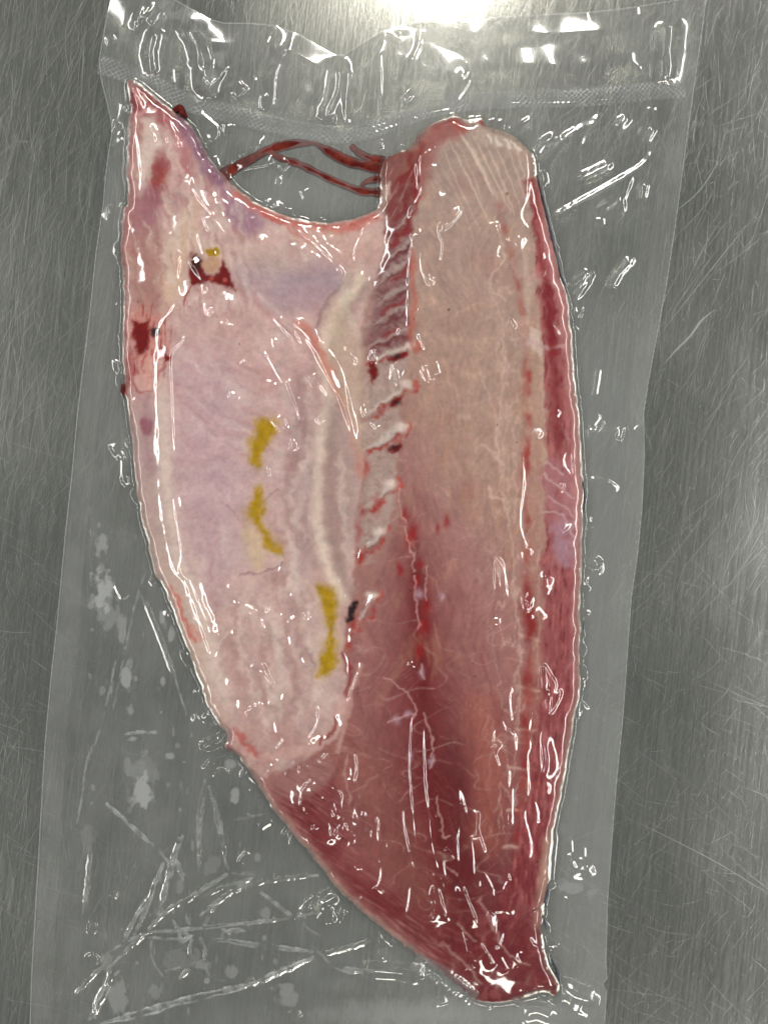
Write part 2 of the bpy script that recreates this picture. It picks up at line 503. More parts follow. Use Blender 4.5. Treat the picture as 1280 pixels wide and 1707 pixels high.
def stroke(pts, w, soft, warp=1.0, smooth=True, taper=False):
    p = spline(pts, 4) if smooth and len(pts) > 2 else np.asarray(pts, float)
    sl = local(X, Y, p, w + soft + 12)
    m = np.zeros(X.shape)
    xx = X[sl] + warp * 7 * wn1[sl]; yy = Y[sl] + warp * 7 * wn2[sl]
    d, t = dist_poly(xx, yy, p, True)
    ww = w * (np.sin(np.clip(t, .04, .96) * math.pi) ** 0.6 if taper else 1.0)
    m[sl] = sstep(ww + soft, ww - soft, d)
    return m


def blob(pts, soft, warp=1.0, nz=0.0):
    p = spline(pts, 4, True)
    sl = local(X, Y, p, soft + 14)
    m = np.zeros(X.shape)
    m[sl] = sstep(-soft, soft, sdf(X[sl] + warp * 7 * wn1[sl], Y[sl] + warp * 7 * wn2[sl], p) + nz * fine[sl])
    return m


def gcol(stops, Y=None):
    """colour that changes along the length of the fillet"""
    Y = globals()['Y'] if Y is None else Y
    yy = [s[0] for s in stops]; cc = lin(np.array([s[1] for s in stops]))
    return np.stack([np.interp(Y, yy, cc[:, k]) for k in range(3)], -1)


# region weights
def side(px_line, soft):      # 1 to the right of a line that runs down the picture
    p = np.asarray(px_line); o = np.argsort(p[:, 1])
    return sstep(-soft, soft, XW - np.interp(YW, p[o, 1], p[o, 0]))


belly_poly = np.vstack([RIBLEFT[:], [(395, 1260), (330, 1180), (240, 980), (180, 800), (170, 400), (190, 100), (300, 150), (380, 280), (500, 340)]])
W_BELLY = sstep(-5, 5, sdf(XW, YW, belly_poly))

# muscle
ds0 = dist_poly(X, Y, SEPT)
YE = Y + (170 * np.exp(-(ds0 / 70) ** 2) - 70 * sstep(60, 170, ds0)) * sstep(380, 760, Y) + 60 * cloud
loin = gcol([(190, (178, 157, 148)), (400, (179, 153, 143)), (620, (181, 152, 140)), (800, (179, 144, 133)), (950, (170, 126, 121)),
             (1100, (159, 108, 105)), (1250, (145, 89, 88)), (1400, (126, 67, 70)), (1520, (108, 44, 50)), (1680, (98, 36, 43))], YE)
COL[:] = loin
put(sstep(0.0, 0.6, cloud2) * sstep(1000, 700, Y), (204, 172, 148), 0.30)
put(sstep(0.0, 0.6, -cloud), (164, 112, 108), 0.28)
# dark red along the septum, widening downwards
ds, ts = dist_poly(XW, YW, SEPT, True)
wid = np.interp(Y, [250, 800, 900, 1050, 1200, 1350, 1500, 1600], [9, 12, 28, 36, 44, 50, 52, 58])
put(np.exp(-(ds / wid) ** 2) * sstep(820, 1000, Y), (118, 44, 46), 0.85)
put(np.exp(-(ds / (wid * 0.33)) ** 2) * sstep(860, 960, Y) * (0.7 + 0.7 * cloud2), (104, 20, 26), 0.85)
put(np.exp(-((X - 765 - (Y - 1300) * 0.05) / 38) ** 2) * sstep(1120, 1300, Y) * (0.7 + 0.6 * cloud2), (90, 22, 28), 0.82)
put(stroke([(560, 1240), (620, 1300), (650, 1400), (690, 1500)], 40, 45) * sstep(1100, 1300, Y), (158, 104, 92), 0.45)
put(stroke([(800, 1180), (815, 1300), (810, 1400)], 22, 30), (176, 106, 92), 0.55)
# fibres
big1 = fbm(X / 160, Y / 160, 63, 2); big2 = fbm(X / 160, Y / 160, 65, 2)
FX = X + 45 * big1; FY = Y + 45 * big2
f1 = aniso(FX, FY, 62, 80, 6.0, 61, 3); f2 = aniso(FX, FY, 118, 75, 6.0, 67, 3); f3 = aniso(FX, FY, 88, 170, 8.0, 71, 4)
sel = sstep(-0.15, 0.15, np.sin((X - 690) / 95.0 * math.pi + 1.2 * cloud))
fib = f1 * sel + f2 * (1 - sel)
fib = fib * 0.75 + 0.75 * f3
COL *= (1 + 0.20 * fib)[..., None]
# pale fat network
vein = 1 - np.abs(fbm(FX / 100, FY / 60, 83, 2)) * 2.6
put(np.clip(vein, 0, 1) ** 20 * sstep(300, 520, Y) * sstep(-0.4, 0.3, cloud2), (222, 184, 172), 0.34)
hair = np.clip(1 - np.abs(f1) * 2.6, 0, 1) ** 9 * sel + np.clip(1 - np.abs(f2) * 2.6, 0, 1) ** 9 * (1 - sel)
put(hair * sstep(-0.2, 0.5, fbm(X / 50, Y / 50, 87, 3)), (222, 182, 166), 0.16)
arcs = 1 - np.abs(np.sin((FY * 0.9 + 0.35 * np.abs(X - 790) + 26 * cloud + 5 * wn1) / 58.0 * math.pi))
put(np.clip(arcs, 0, 1) ** 16 * sstep(420, 600, Y) * sstep(1560, 1400, Y) * sstep(-0.2, 0.4, fbm(X / 40, Y / 40, 91, 3)), (214, 172, 160), 0.22)
put(sstep(0.1, 0.55, aniso(FX, FY, 80, 90, 22, 93, 3)) * sstep(600, 900, Y), (120, 52, 52), 0.30)
put(sstep(0.1, 0.55, aniso(FX, FY, 100, 90, 26, 95, 3)) * sstep(500, 700, Y) * sstep(1300, 1000, Y), (198, 150, 126), 0.30)
# pale muscle seams fanning at the head end
for k, (a, b, c, w, op) in enumerate([((765, 218), (792, 262), (822, 325), 3.2, 0.85), ((747, 232), (782, 300), (815, 372), 1.6, 0.6), ((728, 262), (768, 340), (790, 400), 1.2, 0.4),
        ((786, 222), (818, 285), (850, 352), 1.6, 0.6), ((803, 226), (832, 290), (858, 360), 1.5, 0.55), ((820, 228), (846, 290), (868, 350), 1.4, 0.55), ((840, 232), (862, 290), (880, 345), 1.3, 0.5),
        ((736, 240), (760, 300), (800, 385), 1.2, 0.45), ((756, 228), (788, 290), (806, 350), 1.0, 0.4), ((776, 220), (806, 280), (838, 350), 1.0, 0.4), ((856, 240), (872, 285), (884, 330), 1.3, 0.5)]):
    put(stroke([a, b, c], w, 1.5, 0.35, taper=True), (226, 206, 190), op)
put(blob([(795, 214), (850, 226), (868, 243), (866, 250), (830, 244), (797, 236)], 4), (205, 185, 168), 0.5)
for p in ([(812, 226), (818, 238)], [(826, 228), (834, 242)], [(842, 232), (848, 246)], [(858, 240), (862, 250)]):
    put(stroke(p, 2.6, 2, 1), (232, 220, 208), 0.8)
put(blob([(690, 255), (715, 212), (757, 198), (770, 225), (735, 240), (718, 290), (700, 330)], 12), (160, 98, 94), 0.85)
put(blob([(750, 200), (775, 205), (778, 222), (764, 218)], 4), (176, 70, 58), 0.55)
put(stroke([(722, 214), (740, 204), (765, 198)], 5, 5), (160, 84, 84), 0.6)
put(stroke([(800, 200), (808, 206)], 4, 3), (140, 60, 54), 0.8)
# pale streaks beside the red line
for p, w, op in ([[(826, 360), (838, 430), (815, 470), (840, 500)], 2, .5], [[(810, 470), (835, 530), (838, 620), (830, 740), (838, 800)], 1.6, .45], [[(800, 620), (825, 690), (830, 760)], 1.5, .4],
                 [[(836, 820), (852, 900), (858, 1000), (870, 1060)], 1.5, .45], [[(805, 740), (834, 768), (838, 775)], 3, .4], [[(815, 810), (820, 830), (836, 832)], 3, .6], [[(866, 1060), (866, 1160), (862, 1240)], 1.2, .45],
                 [[(900, 580), (906, 700), (903, 830), (898, 1000), (897, 1120)], 1.4, .5]):
    put(stroke(p, w, 2.2, 1.2), (224, 196, 180), op)
seam = np.clip(1 - np.abs(fbm((X + 8 * wn1) / 26, (Y + 8 * wn2) / 95, 181, 3)) * 2.8, 0, 1)
put(seam ** 9 * sstep(800, 840, X) * sstep(925, 890, X) * sstep(380, 460, Y) * sstep(1500, 1300, Y), (224, 192, 180), 0.5)
# strip between the red line and the dark band
dr = XW - np.interp(YW, RED_LINE[:, 1], RED_LINE[:, 0])
strip = sstep(-2, 6, dr) * sstep(40, 28, dr) * sstep(420, 560, Y) * sstep(1480, 1300, Y)
put(strip, gcol([(400, (190, 158, 140)), (900, (180, 134, 122)), (1200, (160, 100, 92)), (1400, (142, 78, 74))]), 0.5)
put(strip * (aniso(X, Y, 95, 60, 4, 101, 3) > 0.25), (200, 165, 148), 0.35)
for p in ([(866, 1056), (905, 1070)], [(862, 1143), (896, 1150)], [(860, 1215), (895, 1218)], [(848, 1280), (892, 1282)], [(845, 1350), (880, 1352)], [(840, 1412), (875, 1412)]):
    put(stroke(p, 2.2, 2.5, 0.8), (214, 178, 164), 0.7)
# red line segments
patch = sstep(-0.25, 0.35, fbm(X / 60, Y / 34, 103, 2))
dred = dist_poly(XW, YW, RED_LINE)
put(np.exp(-(dred / 7) ** 2) * (0.35 + 0.65 * patch), (158, 56, 50), 0.62)
put(np.exp(-(dist_poly(XW, YW, [(880, 1000), (884, 1060)]) / 10) ** 2), (134, 34, 36), 0.8)
for c in [(882, 1046), (880, 1133), (876, 1205), (876, 1272), (864, 1395), (880, 980), (868, 1450)]:
    put(np.exp(-(((XW - c[0]) / 10) ** 2 + ((YW - c[1]) / 15) ** 2)), (142, 40, 42), 0.75)
put(stroke([(880, 570), (882, 700), (876, 830), (880, 910)], 4, 4, taper=False) * patch, (160, 52, 50), 0.8)
# dark band at the right edge
db = XW - np.interp(YW, BAND[:, 1], BAND[:, 0])
lo = np.interp(Y, [280, 450, 560, 900, 1100, 1300, 1480, 1600], [3, 12, 22, 32, 34, 34, 40, 50])
rag = 9 * fbm(X / 9, Y / 34, 105, 3) + 8 * fbm(X / 30, Y / 60, 106, 2)
W_BAND = sstep(lo + 6, lo - 4, -db + rag) * sstep(270, 330, Y) * sstep(1600, 1480, Y)
bandc = gcol([(280, (192, 130, 124)), (480, (176, 106, 106)), (620, (158, 80, 84)), (900, (156, 82, 86)), (1100, (148, 74, 78)), (1350, (140, 64, 68)), (1500, (130, 54, 58))])
put(W_BAND, bandc, 0.85)
put(W_BAND * sstep(0.0, 0.5, fbm(X / 26, Y / 60, 179, 4)), (190, 128, 126), 0.5)
bf = aniso(X + 4 * wn1, Y, 93, 30, 6, 107, 4) + 0.4 * fbm(X / 16, Y / 26, 108, 3)
put(W_BAND * sstep(0.05, 0.5, bf), (112, 34, 40), 0.75)
put(W_BAND * sstep(0.08, 0.5, -bf), (190, 116, 116), 0.6)
put(stroke([(912, 470), (918, 560), (922, 600), (928, 680), (932, 740)], 7, 7), (126, 34, 40), 0.7)
put(stroke([(890, 300), (905, 400), (918, 470)], 3.5, 4), (150, 48, 52), 0.6)
lil = sstep(-0.45, 0.25, fbm(X / 14, Y / 22, 175, 3) + 0.2)
put(blob([(905, 780), (962, 770), (968, 860), (955, 935), (930, 935), (918, 880)], 14, 2.4) * lil, (178, 124, 130), 0.8)
put(blob([(918, 880), (960, 870), (955, 935), (932, 940)], 12, 2.6) * lil, (174, 138, 152), 0.7)
for p in ([(905, 790), (935, 815), (962, 835)], [(905, 855), (935, 858), (960, 900)], [(915, 830), (945, 850), (965, 868)], [(908, 770), (938, 790)]):
    put(stroke(p, 1.2, 1.6, 1.0), (216, 182, 182), 0.7)
put(blob([(888, 545), (900, 560), (903, 595), (888, 580), (876, 568)], 4, 1.5), (218, 196, 186), 0.75)
put(stroke([(880, 572), (920, 578), (942, 575)], 2.5, 3, 1.2), (206, 170, 170), 0.7)
put(stroke([(866, 460), (885, 462), (940, 486)], 2, 3, 1.2), (206, 160, 156), 0.6)
put(stroke([(872, 400), (876, 450), (880, 540)], 3, 4, 1.0), (214, 190, 178), 0.55)
put(sstep(20, 8, D + 8 * fbm(X / 12, Y / 40, 173, 3)) * sstep(870, 905, X) * sstep(330, 420, Y) * sstep(1250, 900, Y), (200, 146, 146), 0.65)
put(stroke([(880, 300), (893, 380), (905, 450), (918, 500), (922, 590)], 5, 5, 1.6), (138, 36, 44), 0.8)
put(stroke([(912, 480), (920, 560)], 8, 8, 1.6), (122, 28, 38), 0.7)
# right rim (cut skin and fat)
rim = sstep(14, 3, D) * sstep(860, 905, X)
put(rim * sstep(480, 560, Y), (186, 150, 140), 0.6)
put(sstep(6, 1, D) * sstep(860, 905, X) * sstep(-0.2, 0.3, fbm(X / 20, Y / 30, 183, 2)), (186, 160, 148), 0.5)
put(stroke([(918, 1390), (905, 1480), (896, 1540)], 9, 8) * sstep(1360, 1400, Y), (188, 150, 136), 0.9)
# tail
tail = sstep(1440, 1580, Y + 30 * cloud2)
put(tail, (120, 46, 52), 0.62)
tn = fbm(X / 22 + wn1, Y / 40, 109, 4)
put(tail * sstep(0.08, 0.5, tn), (96, 26, 34), 0.65)
put(tail * sstep(0.1, 0.5, -tn), (170, 100, 100), 0.45)
for p in ([(700, 1560), (760, 1590), (800, 1640)], [(760, 1540), (790, 1570)], [(650, 1530), (720, 1570)], [(800, 1500), (840, 1580), (880, 1610)], [(830, 1620), (850, 1640)]):
    put(stroke(p, 1.8, 3, 1.5), (206, 166, 160), 0.5)
# flank muscle at lower left
flank = sstep(-12, 12, sdf(XW, YW, [(430, 1300), (520, 1265), (560, 1300), (575, 1380), (640, 1470), (720, 1560), (800, 1660), (690, 1600), (560, 1490)]))
put(flank, (128, 62, 64), 0.85)
ff = aniso(X, Y, 35, 40, 5, 113, 4)
put(flank * sstep(0.0, 0.45, ff), (176, 124, 122), 0.6)
put(flank * sstep(0.05, 0.5, -ff), (104, 34, 42), 0.65)
put(stroke([(500, 1330), (540, 1400), (600, 1470), (660, 1520)], 12, 12), (112, 34, 42), 0.6)
put(blob([(600, 1400), (640, 1420), (650, 1480), (620, 1470), (560, 1440)], 16), (156, 98, 92), 0.4)
put(blob([(440, 1285), (540, 1262), (548, 1300), (500, 1330), (460, 1325)], 10), (168, 126, 120), 0.75)
put(sstep(0.1, 0.5, aniso(X, Y, 28, 50, 3, 115, 2)) * blob([(430, 1290), (540, 1262), (550, 1320), (480, 1350)], 10), (128, 60, 64), 0.6)
rimL = sstep(12, 3, D) * sstep(1240, 1300, Y) * (X < 800)
put(rimL * sstep(1650, 1560, Y), (206, 184, 172), 0.85)
put(sstep(24, 10, D + 6 * cloud2) * sstep(1240, 1300, Y) * sstep(1640, 1560, Y) * (X < 780), (176, 130, 124), 0.35)

# rib strip
ribmask = sstep(0, 8, sdf(XW, YW, np.vstack([SEPT[SEPT[:, 1] < 870], [(655, 905), (622, 1000), (590, 1075), (572, 1110)], RIBLEFT[(RIBLEFT[:, 1] < 1100)][::-1]])))
put(ribmask, gcol([(260, (150, 92, 90)), (420, (166, 128, 124)), (640, (172, 138, 132)), (820, (170, 130, 122)), (1000, (166, 120, 114))]), 0.92)
rf = aniso(X + 5 * wn1, Y + 5 * wn2, 148, 42, 11, 121, 4)
rff = aniso(X, Y, 35, 30, 4, 123, 3)
for i in range(len(RIBS) - 1):
    (a0, b0), (a1, b1) = RIBS[i], RIBS[i + 1]
    if a1[1] - a0[1] > 95: continue
    up = a0[1] < 560
    pan = blob([a0, b0, b1, a1], 6, 1.2) * ribmask
    put(pan, (128, 86, 90) if up else (186, 166, 158), 0.7)
    put(pan * sstep(-0.1, 0.5, mid0 * (1 if i % 2 else -1)), (108, 48, 54) if up else (158, 122, 118), 0.6)
    put(pan * sstep(0.05, 0.5, rff), (206, 190, 184), 0.22 if up else 0.4)
put(ribmask * sstep(0.05, 0.55, rf), (206, 186, 178), 0.36)
put(ribmask * sstep(0.05, 0.5, -rf) * sstep(640, 480, Y), (116, 56, 60), 0.6)
put(ribmask * sstep(-0.2, 0.4, cloud2) * sstep(470, 300, Y), (122, 36, 40), 0.72)
for i, (a, b) in enumerate(RIBS):
    m = ((a[0] + b[0]) / 2 + 2, (a[1] + b[1]) / 2 - 3)
    put(stroke([a, m, b], 3.6, 3.0, 1.3, taper=True) * np.clip(ribmask * 1.4, 0, 1), (218, 204, 196), 0.40 if i < 7 else 0.62)
    put(stroke([(a[0] - 2, a[1] + 8), (m[0], m[1] + 9), (b[0] + 8, b[1] + 4)], 3.0, 3.5, 1.8, taper=True) * ribmask, (104, 34, 40), 0.7 if i < 7 else 0.45)
    if i > 6:
        put(stroke([(a[0] + 8, a[1] + 4), (m[0] + 8, m[1] + 10), (m[0] - 8, m[1] + 16), (b[0] - 2, b[1] + 10)], 3.6, 4.5, 2.4) * sstep(-0.35, 0.2, mid0), (172, 54, 46), 0.85)
        put(stroke([(a[0] + 9, a[1] - 6), (a[0] + 10, a[1] + 3)], 3, 3, 1.8), (190, 84, 70), 0.8)
        put(np.exp(-(((XW - a[0] + 6) / 11) ** 2 + ((YW - a[1] - 1) / 8) ** 2) ** 1.5), (236, 216, 206), 0.92)
for p in ([(682, 262), (690, 300), (694, 340)], [(676, 380), (694, 352), (690, 300)], [(655, 470), (672, 452), (684, 446)], [(640, 524), (660, 510), (676, 500)], [(642, 560), (664, 548)], [(648, 410), (668, 392), (680, 385)]):
    put(stroke(p, 4, 5, 1.5), (138, 34, 36), 0.75)
put(stroke([(688, 420), (690, 500), (684, 560), (694, 585)], 5, 5, 1.2), (186, 104, 90), 0.7)
for c, r in [((608, 780), 9), ((605, 855), 6), ((592, 884), 9), ((600, 930), 8), ((628, 838), 9), ((590, 1040), 6), ((580, 1075), 7)]:
    put(np.exp(-((XW - c[0]) ** 2 + ((YW - c[1]) / 1.5) ** 2) / r ** 2), (166, 50, 46), 0.8)
put(blob([(640, 258), (690, 250), (700, 232), (708, 250), (690, 310), (670, 360), (650, 400), (640, 340), (634, 300)], 8, 1.3), (124, 44, 42), 0.72)
put(sstep(0.12, 0.5, aniso(X, Y, 115, 40, 7, 127, 4)) * blob([(640, 290), (695, 262), (690, 340), (650, 400)], 8), (182, 140, 134), 0.6)
put(blob([(634, 320), (650, 300), (648, 330), (640, 345)], 4), (220, 196, 182), 0.8)

# belly lining
bellyc = gcol([(130, (202, 164, 160)), (330, (208, 172, 168)), (450, (212, 180, 176)), (620, (210, 174, 171)), (800, (211, 180, 179)),
               (1000, (211, 180, 174)), (1200, (200, 166, 160)), (1300, (174, 128, 122))])
put(W_BELLY, bellyc, 1.0)
put(W_BELLY * sstep(0.0, 0.55, cloud), (226, 210, 202), 0.45)
put(W_BELLY * sstep(0.0, 0.5, -cloud2), (192, 164, 164), 0.38)
put(W_BELLY * sstep(0.05, 0.5, aniso(X, Y, 28, 120, 14, 131, 3)) * sstep(480, 560, Y) * sstep(820, 700, Y), (226, 204, 200), 0.45)
put(W_BELLY * sstep(0.05, 0.5, -aniso(X, Y, 28, 110, 16, 137, 3)) * sstep(460, 520, Y) * sstep(900, 700, Y), (190, 152, 152), 0.35)
put(blob([(300, 600), (400, 640), (400, 900), (340, 1000), (300, 850)], 50), (198, 168, 178), 0.55)
put(blob([(390, 430), (480, 420), (570, 440), (560, 500), (480, 520), (410, 480)], 22), (176, 152, 162), 0.75)
put(blob([(300, 420), (420, 400), (520, 430), (480, 450), (380, 440)], 18), (222, 196, 182), 0.5)
st1 = aniso(FX + 12 * wn1, FY + 12 * wn2, 30, 110, 22, 133, 4); st2 = aniso(FX + 16 * wn1, FY + 16 * wn2, 75, 80, 26, 135, 4)
wv = sstep(420, 520, Y) * sstep(860, 760, Y)
put(W_BELLY * sstep(0.0, 0.6, st1) * wv, (232, 208, 203), 0.42)
put(W_BELLY * sstep(0.0, 0.6, -st1) * wv, (184, 136, 134), 0.40)
put(W_BELLY * sstep(0.0, 0.6, st2) * (1 - wv), (234, 212, 202), 0.40)
put(W_BELLY * sstep(0.0, 0.6, -st2) * (1 - wv), (178, 136, 134), 0.42)
sheet = np.clip(1 - np.abs(fbm(FX / 70, FY / 110, 139, 3)) * 2.4, 0, 1)
put(W_BELLY * sheet ** 10 * sstep(0.0, 0.5, cloud2), (240, 222, 214), 0.30)
# folds of the membrane, with some light and dark sides painted in
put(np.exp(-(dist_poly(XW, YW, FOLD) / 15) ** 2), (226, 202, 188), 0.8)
put(np.exp(-(dist_poly(XW - 19, YW, FOLD) / 11) ** 2), (164, 136, 130), 0.7)  # shade painted along the right side of the fold
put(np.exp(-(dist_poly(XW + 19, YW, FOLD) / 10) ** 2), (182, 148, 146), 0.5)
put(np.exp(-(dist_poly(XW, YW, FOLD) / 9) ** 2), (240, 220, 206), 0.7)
put(np.exp(-(dist_poly(XW, YW, FLAP) / 8) ** 2), (204, 130, 114), 0.7)
put(stroke([(590, 452), (565, 478), (545, 505), (528, 545)], 2.5, 4, 1.2), (132, 108, 110), 0.6)
put(stroke([(600, 470), (570, 520), (560, 580)], 8, 10, 1.5), (216, 200, 182), 0.6)
put(stroke([(470, 470), (510, 462), (560, 470)], 10, 14, 1.5), (176, 158, 166), 0.5)
put(blob([(560, 500), (600, 560), (606, 700), (596, 760), (560, 640), (545, 560)], 16), (202, 178, 160), 0.7)
put(blob([(545, 660), (590, 740), (596, 860), (570, 960), (548, 900), (545, 780)], 14), (176, 152, 146), 0.75)
put(blob([(490, 640), (525, 660), (520, 900), (500, 960), (480, 800)], 20), (170, 142, 142), 0.65)
for p, w, c, op in [([(470, 640), (510, 780), (490, 900), (500, 1000)], 6, (226, 208, 202), .35), ([(440, 1020), (470, 1100), (450, 1200)], 8, (228, 212, 204), .45),
                    ([(480, 1000), (500, 1090), (490, 1180), (520, 1220)], 6, (188, 158, 158), .5), ([(400, 960), (440, 955), (470, 940)], 1.6, (140, 100, 110), .7),
                    ([(430, 840), (450, 828), (465, 815)], 1.3, (140, 104, 110), .6), ([(370, 838), (390, 858), (400, 865)], 1.5, (168, 122, 128), .6),
                    ([(405, 1080), (430, 1120), (425, 1180)], 6, (192, 164, 164), .5), ([(520, 1020), (510, 1060), (520, 1110)], 3, (180, 154, 148), .5),
                    ([(355, 1090), (385, 1050), (400, 1055)], 1.3, (228, 212, 204), .6), ([(480, 930), (500, 960), (470, 990)], 4, (226, 206, 196), .5),
                    ([(560, 1130), (540, 1190), (545, 1230)], 7, (216, 188, 180), .5), ([(590, 540), (570, 480), (600, 440)], 5, (214, 196, 184), .6)]:
    put(stroke(p, w, w * 0.9 + 1, 1.3), c, op)
put(blob([(405, 880), (430, 890), (440, 945), (425, 950), (412, 920)], 9), (222, 196, 160), 0.6)
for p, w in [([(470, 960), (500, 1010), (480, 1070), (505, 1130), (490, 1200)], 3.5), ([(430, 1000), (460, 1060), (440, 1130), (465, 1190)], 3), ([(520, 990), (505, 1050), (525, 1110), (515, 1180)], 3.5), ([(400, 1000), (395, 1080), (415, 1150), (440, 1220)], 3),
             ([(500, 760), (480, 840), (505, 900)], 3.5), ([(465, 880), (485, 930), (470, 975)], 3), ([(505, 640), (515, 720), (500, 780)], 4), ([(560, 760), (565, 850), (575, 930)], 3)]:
    put(stroke([(a - 8, b) for a, b in p], w * 1.5, w * 3.5, 2.5), (166, 126, 124), 0.5)  # shaded left flank of each small fold, painted in
    put(stroke([(a + 7, b) for a, b in p], w, w * 3.0, 2.5), (238, 216, 206), 0.5)  # lit right flank of each small fold, painted in
# outer rim of the belly
dri = XW - np.interp(YW, RIM_LINE[:, 1], RIM_LINE[:, 0])
outer = sstep(0, -14, dri) * sstep(600, 700, Y) * sstep(1230, 1120, Y)
put(outer, gcol([(600, (206, 170, 164)), (750, (188, 162, 160)), (880, (190, 166, 160)), (1000, (206, 182, 170)), (1150, (210, 186, 174))]), 0.85)
put(np.exp(-((dri + 2) / 13) ** 2) * sstep(600, 680, Y) * sstep(1230, 1120, Y), (228, 208, 198), 0.8)
put(sstep(9, 2, D) * (X < 480) * sstep(560, 700, Y) * sstep(1250, 1200, Y), (222, 200, 186), 0.65)
put(sstep(7, 1, D) * (X < 320) * sstep(340, 420, Y) * sstep(900, 800, Y), (158, 70, 62), 0.5)
put(blob([(236, 700), (252, 702), (256, 716), (246, 726), (236, 720)], 5), (146, 72, 92), 0.9)
put(stroke([(246, 660), (246, 720), (250, 780)], 8, 12), (164, 124, 134), 0.55)
put(stroke([(286, 980), (300, 1010), (312, 1042), (322, 1070)], 3, 4, 1.6), (206, 96, 84), 0.75)
put(stroke([(318, 1045), (335, 1062)], 4, 6, 1.6), (214, 130, 116), 0.6)
# collar
put(blob([(213, 133), (292, 190), (300, 215), (262, 205), (240, 195), (219, 198)], 6), (150, 74, 80), 0.95)
put(sstep(0.1, 0.5, aniso(X, Y, 45, 30, 6, 141, 3)) * blob([(213, 133), (300, 195), (300, 215), (219, 198)], 6), (128, 52, 60), 0.6)
put(stroke([(218, 142), (242, 182), (256, 186)], 3, 3, .8), (214, 160, 158), 0.7)
put(stroke([(222, 198), (240, 184), (256, 184)], 4, 4), (216, 170, 166), 0.7)
put(stroke([(228, 200), (222, 260), (216, 330), (210, 440)], 7, 6), (172, 96, 96), 0.6)
put(blob([(232, 198), (260, 200), (270, 240), (262, 262), (240, 290), (232, 330), (228, 250)], 10), (226, 206, 196), 0.8)
put(blob([(262, 260), (282, 275), (275, 310), (258, 340), (246, 330)], 12, 1.6), (150, 54, 52), 0.9)
put(blob([(232, 320), (270, 320), (262, 390), (236, 440), (222, 380)], 16, 1.6), (158, 104, 116), 0.85)
put(blob([(215, 400), (270, 380), (280, 440), (262, 510), (222, 520)], 18), (186, 146, 136), 0.8)
put(blob([(280, 400), (322, 330), (330, 380), (312, 460), (286, 520), (270, 500)], 14), (222, 190, 168), 0.75)
put(stroke([(300, 200), (326, 240), (345, 275), (366, 300)], 12, 10, 1.4), (134, 94, 122), 0.85)
put(stroke([(270, 190), (300, 230), (312, 290)], 8, 10, 1.4), (186, 118, 124), 0.75)
put(sstep(0.15, 0.5, fbm(X / 18, Y / 18, 151, 3)) * stroke([(310, 215), (340, 260), (370, 300)], 14, 8), (112, 72, 96), 0.6)
put(blob([(366, 312), (400, 330), (440, 372), (420, 392), (395, 380), (372, 345)], 12), (160, 122, 144), 0.85)
put(stroke([(395, 322), (440, 352), (500, 372), (560, 382), (620, 362)], 8, 7, 1.5), (206, 116, 106), 0.85)
put(stroke([(440, 350), (480, 380), (520, 400)], 3, 4, 2.0), (190, 84, 80), 0.7)
put(sstep(0.1, 0.5, fbm(X / 14, Y / 10, 157, 3)) * stroke([(500, 372), (570, 378), (626, 356)], 14, 8), (172, 76, 70), 0.6)
put(blob([(470, 385), (600, 385), (625, 370), (635, 420), (590, 450), (560, 440)], 14), (212, 176, 162), 0.5)
put(sstep(6, 1, D) * (Y < 400) * (X > 380) * (X < 640), (222, 184, 172), 0.6)
put(stroke([(510, 545), (530, 580), (555, 625)], 5, 6, 1.0), (208, 132, 118), 0.55)
for p in ([(300, 310), (318, 350), (312, 420)], [(330, 310), (350, 380), (360, 420)], [(296, 375), (280, 420), (262, 470)], [(322, 330), (300, 380), (284, 470)]):
    put(stroke(p, 3, 5, 1.4), (230, 214, 206), 0.5)
cst = aniso(X + 10 * wn1, Y + 10 * wn2, 75, 60, 9, 177, 4)
colm = W_BELLY * sstep(560, 500, Y) * sstep(470, 380, X)
put(colm * sstep(0.05, 0.5, cst), (232, 212, 198), 0.45)
put(colm * sstep(0.05, 0.5, -cst), (166, 112, 114), 0.45)
put(blob([(225, 440), (262, 430), (268, 510), (230, 520)], 16, 2), (170, 122, 116), 0.6)
put(stroke([(236, 200), (230, 260), (226, 340), (222, 420)], 4, 6, 1.6), (150, 72, 74), 0.5)
# blood around the collar joint
put(blob([(215, 520), (270, 520), (285, 570), (262, 610), (240, 640), (222, 600)], 12, 2), (208, 142, 132), 0.75)
put(sstep(0.0, 0.5, aniso(X, Y, 95, 26, 5, 161, 4)) * blob([(214, 515), (275, 520), (290, 600), (250, 655), (216, 650)], 10, 2), (140, 16, 18), 0.85)
put(blob([(232, 590), (268, 600), (262, 650), (238, 650)], 10), (226, 178, 168), 0.6)
for p in ([(226, 590), (222, 620), (228, 648), (250, 652)], [(244, 585), (236, 620)], [(256, 580), (260, 600)], [(270, 600), (268, 622)], [(212, 560), (218, 600), (212, 650), (208, 660)]):
    put(stroke(p, 3.2, 4, 2.2, taper=True), (156, 34, 32), 0.7)
put(stroke([(320, 478), (308, 500), (307, 510)], 1.6, 1.6, .6), (160, 50, 46), 0.9)
for c in [(240, 860), (640, 100)]:
    pass
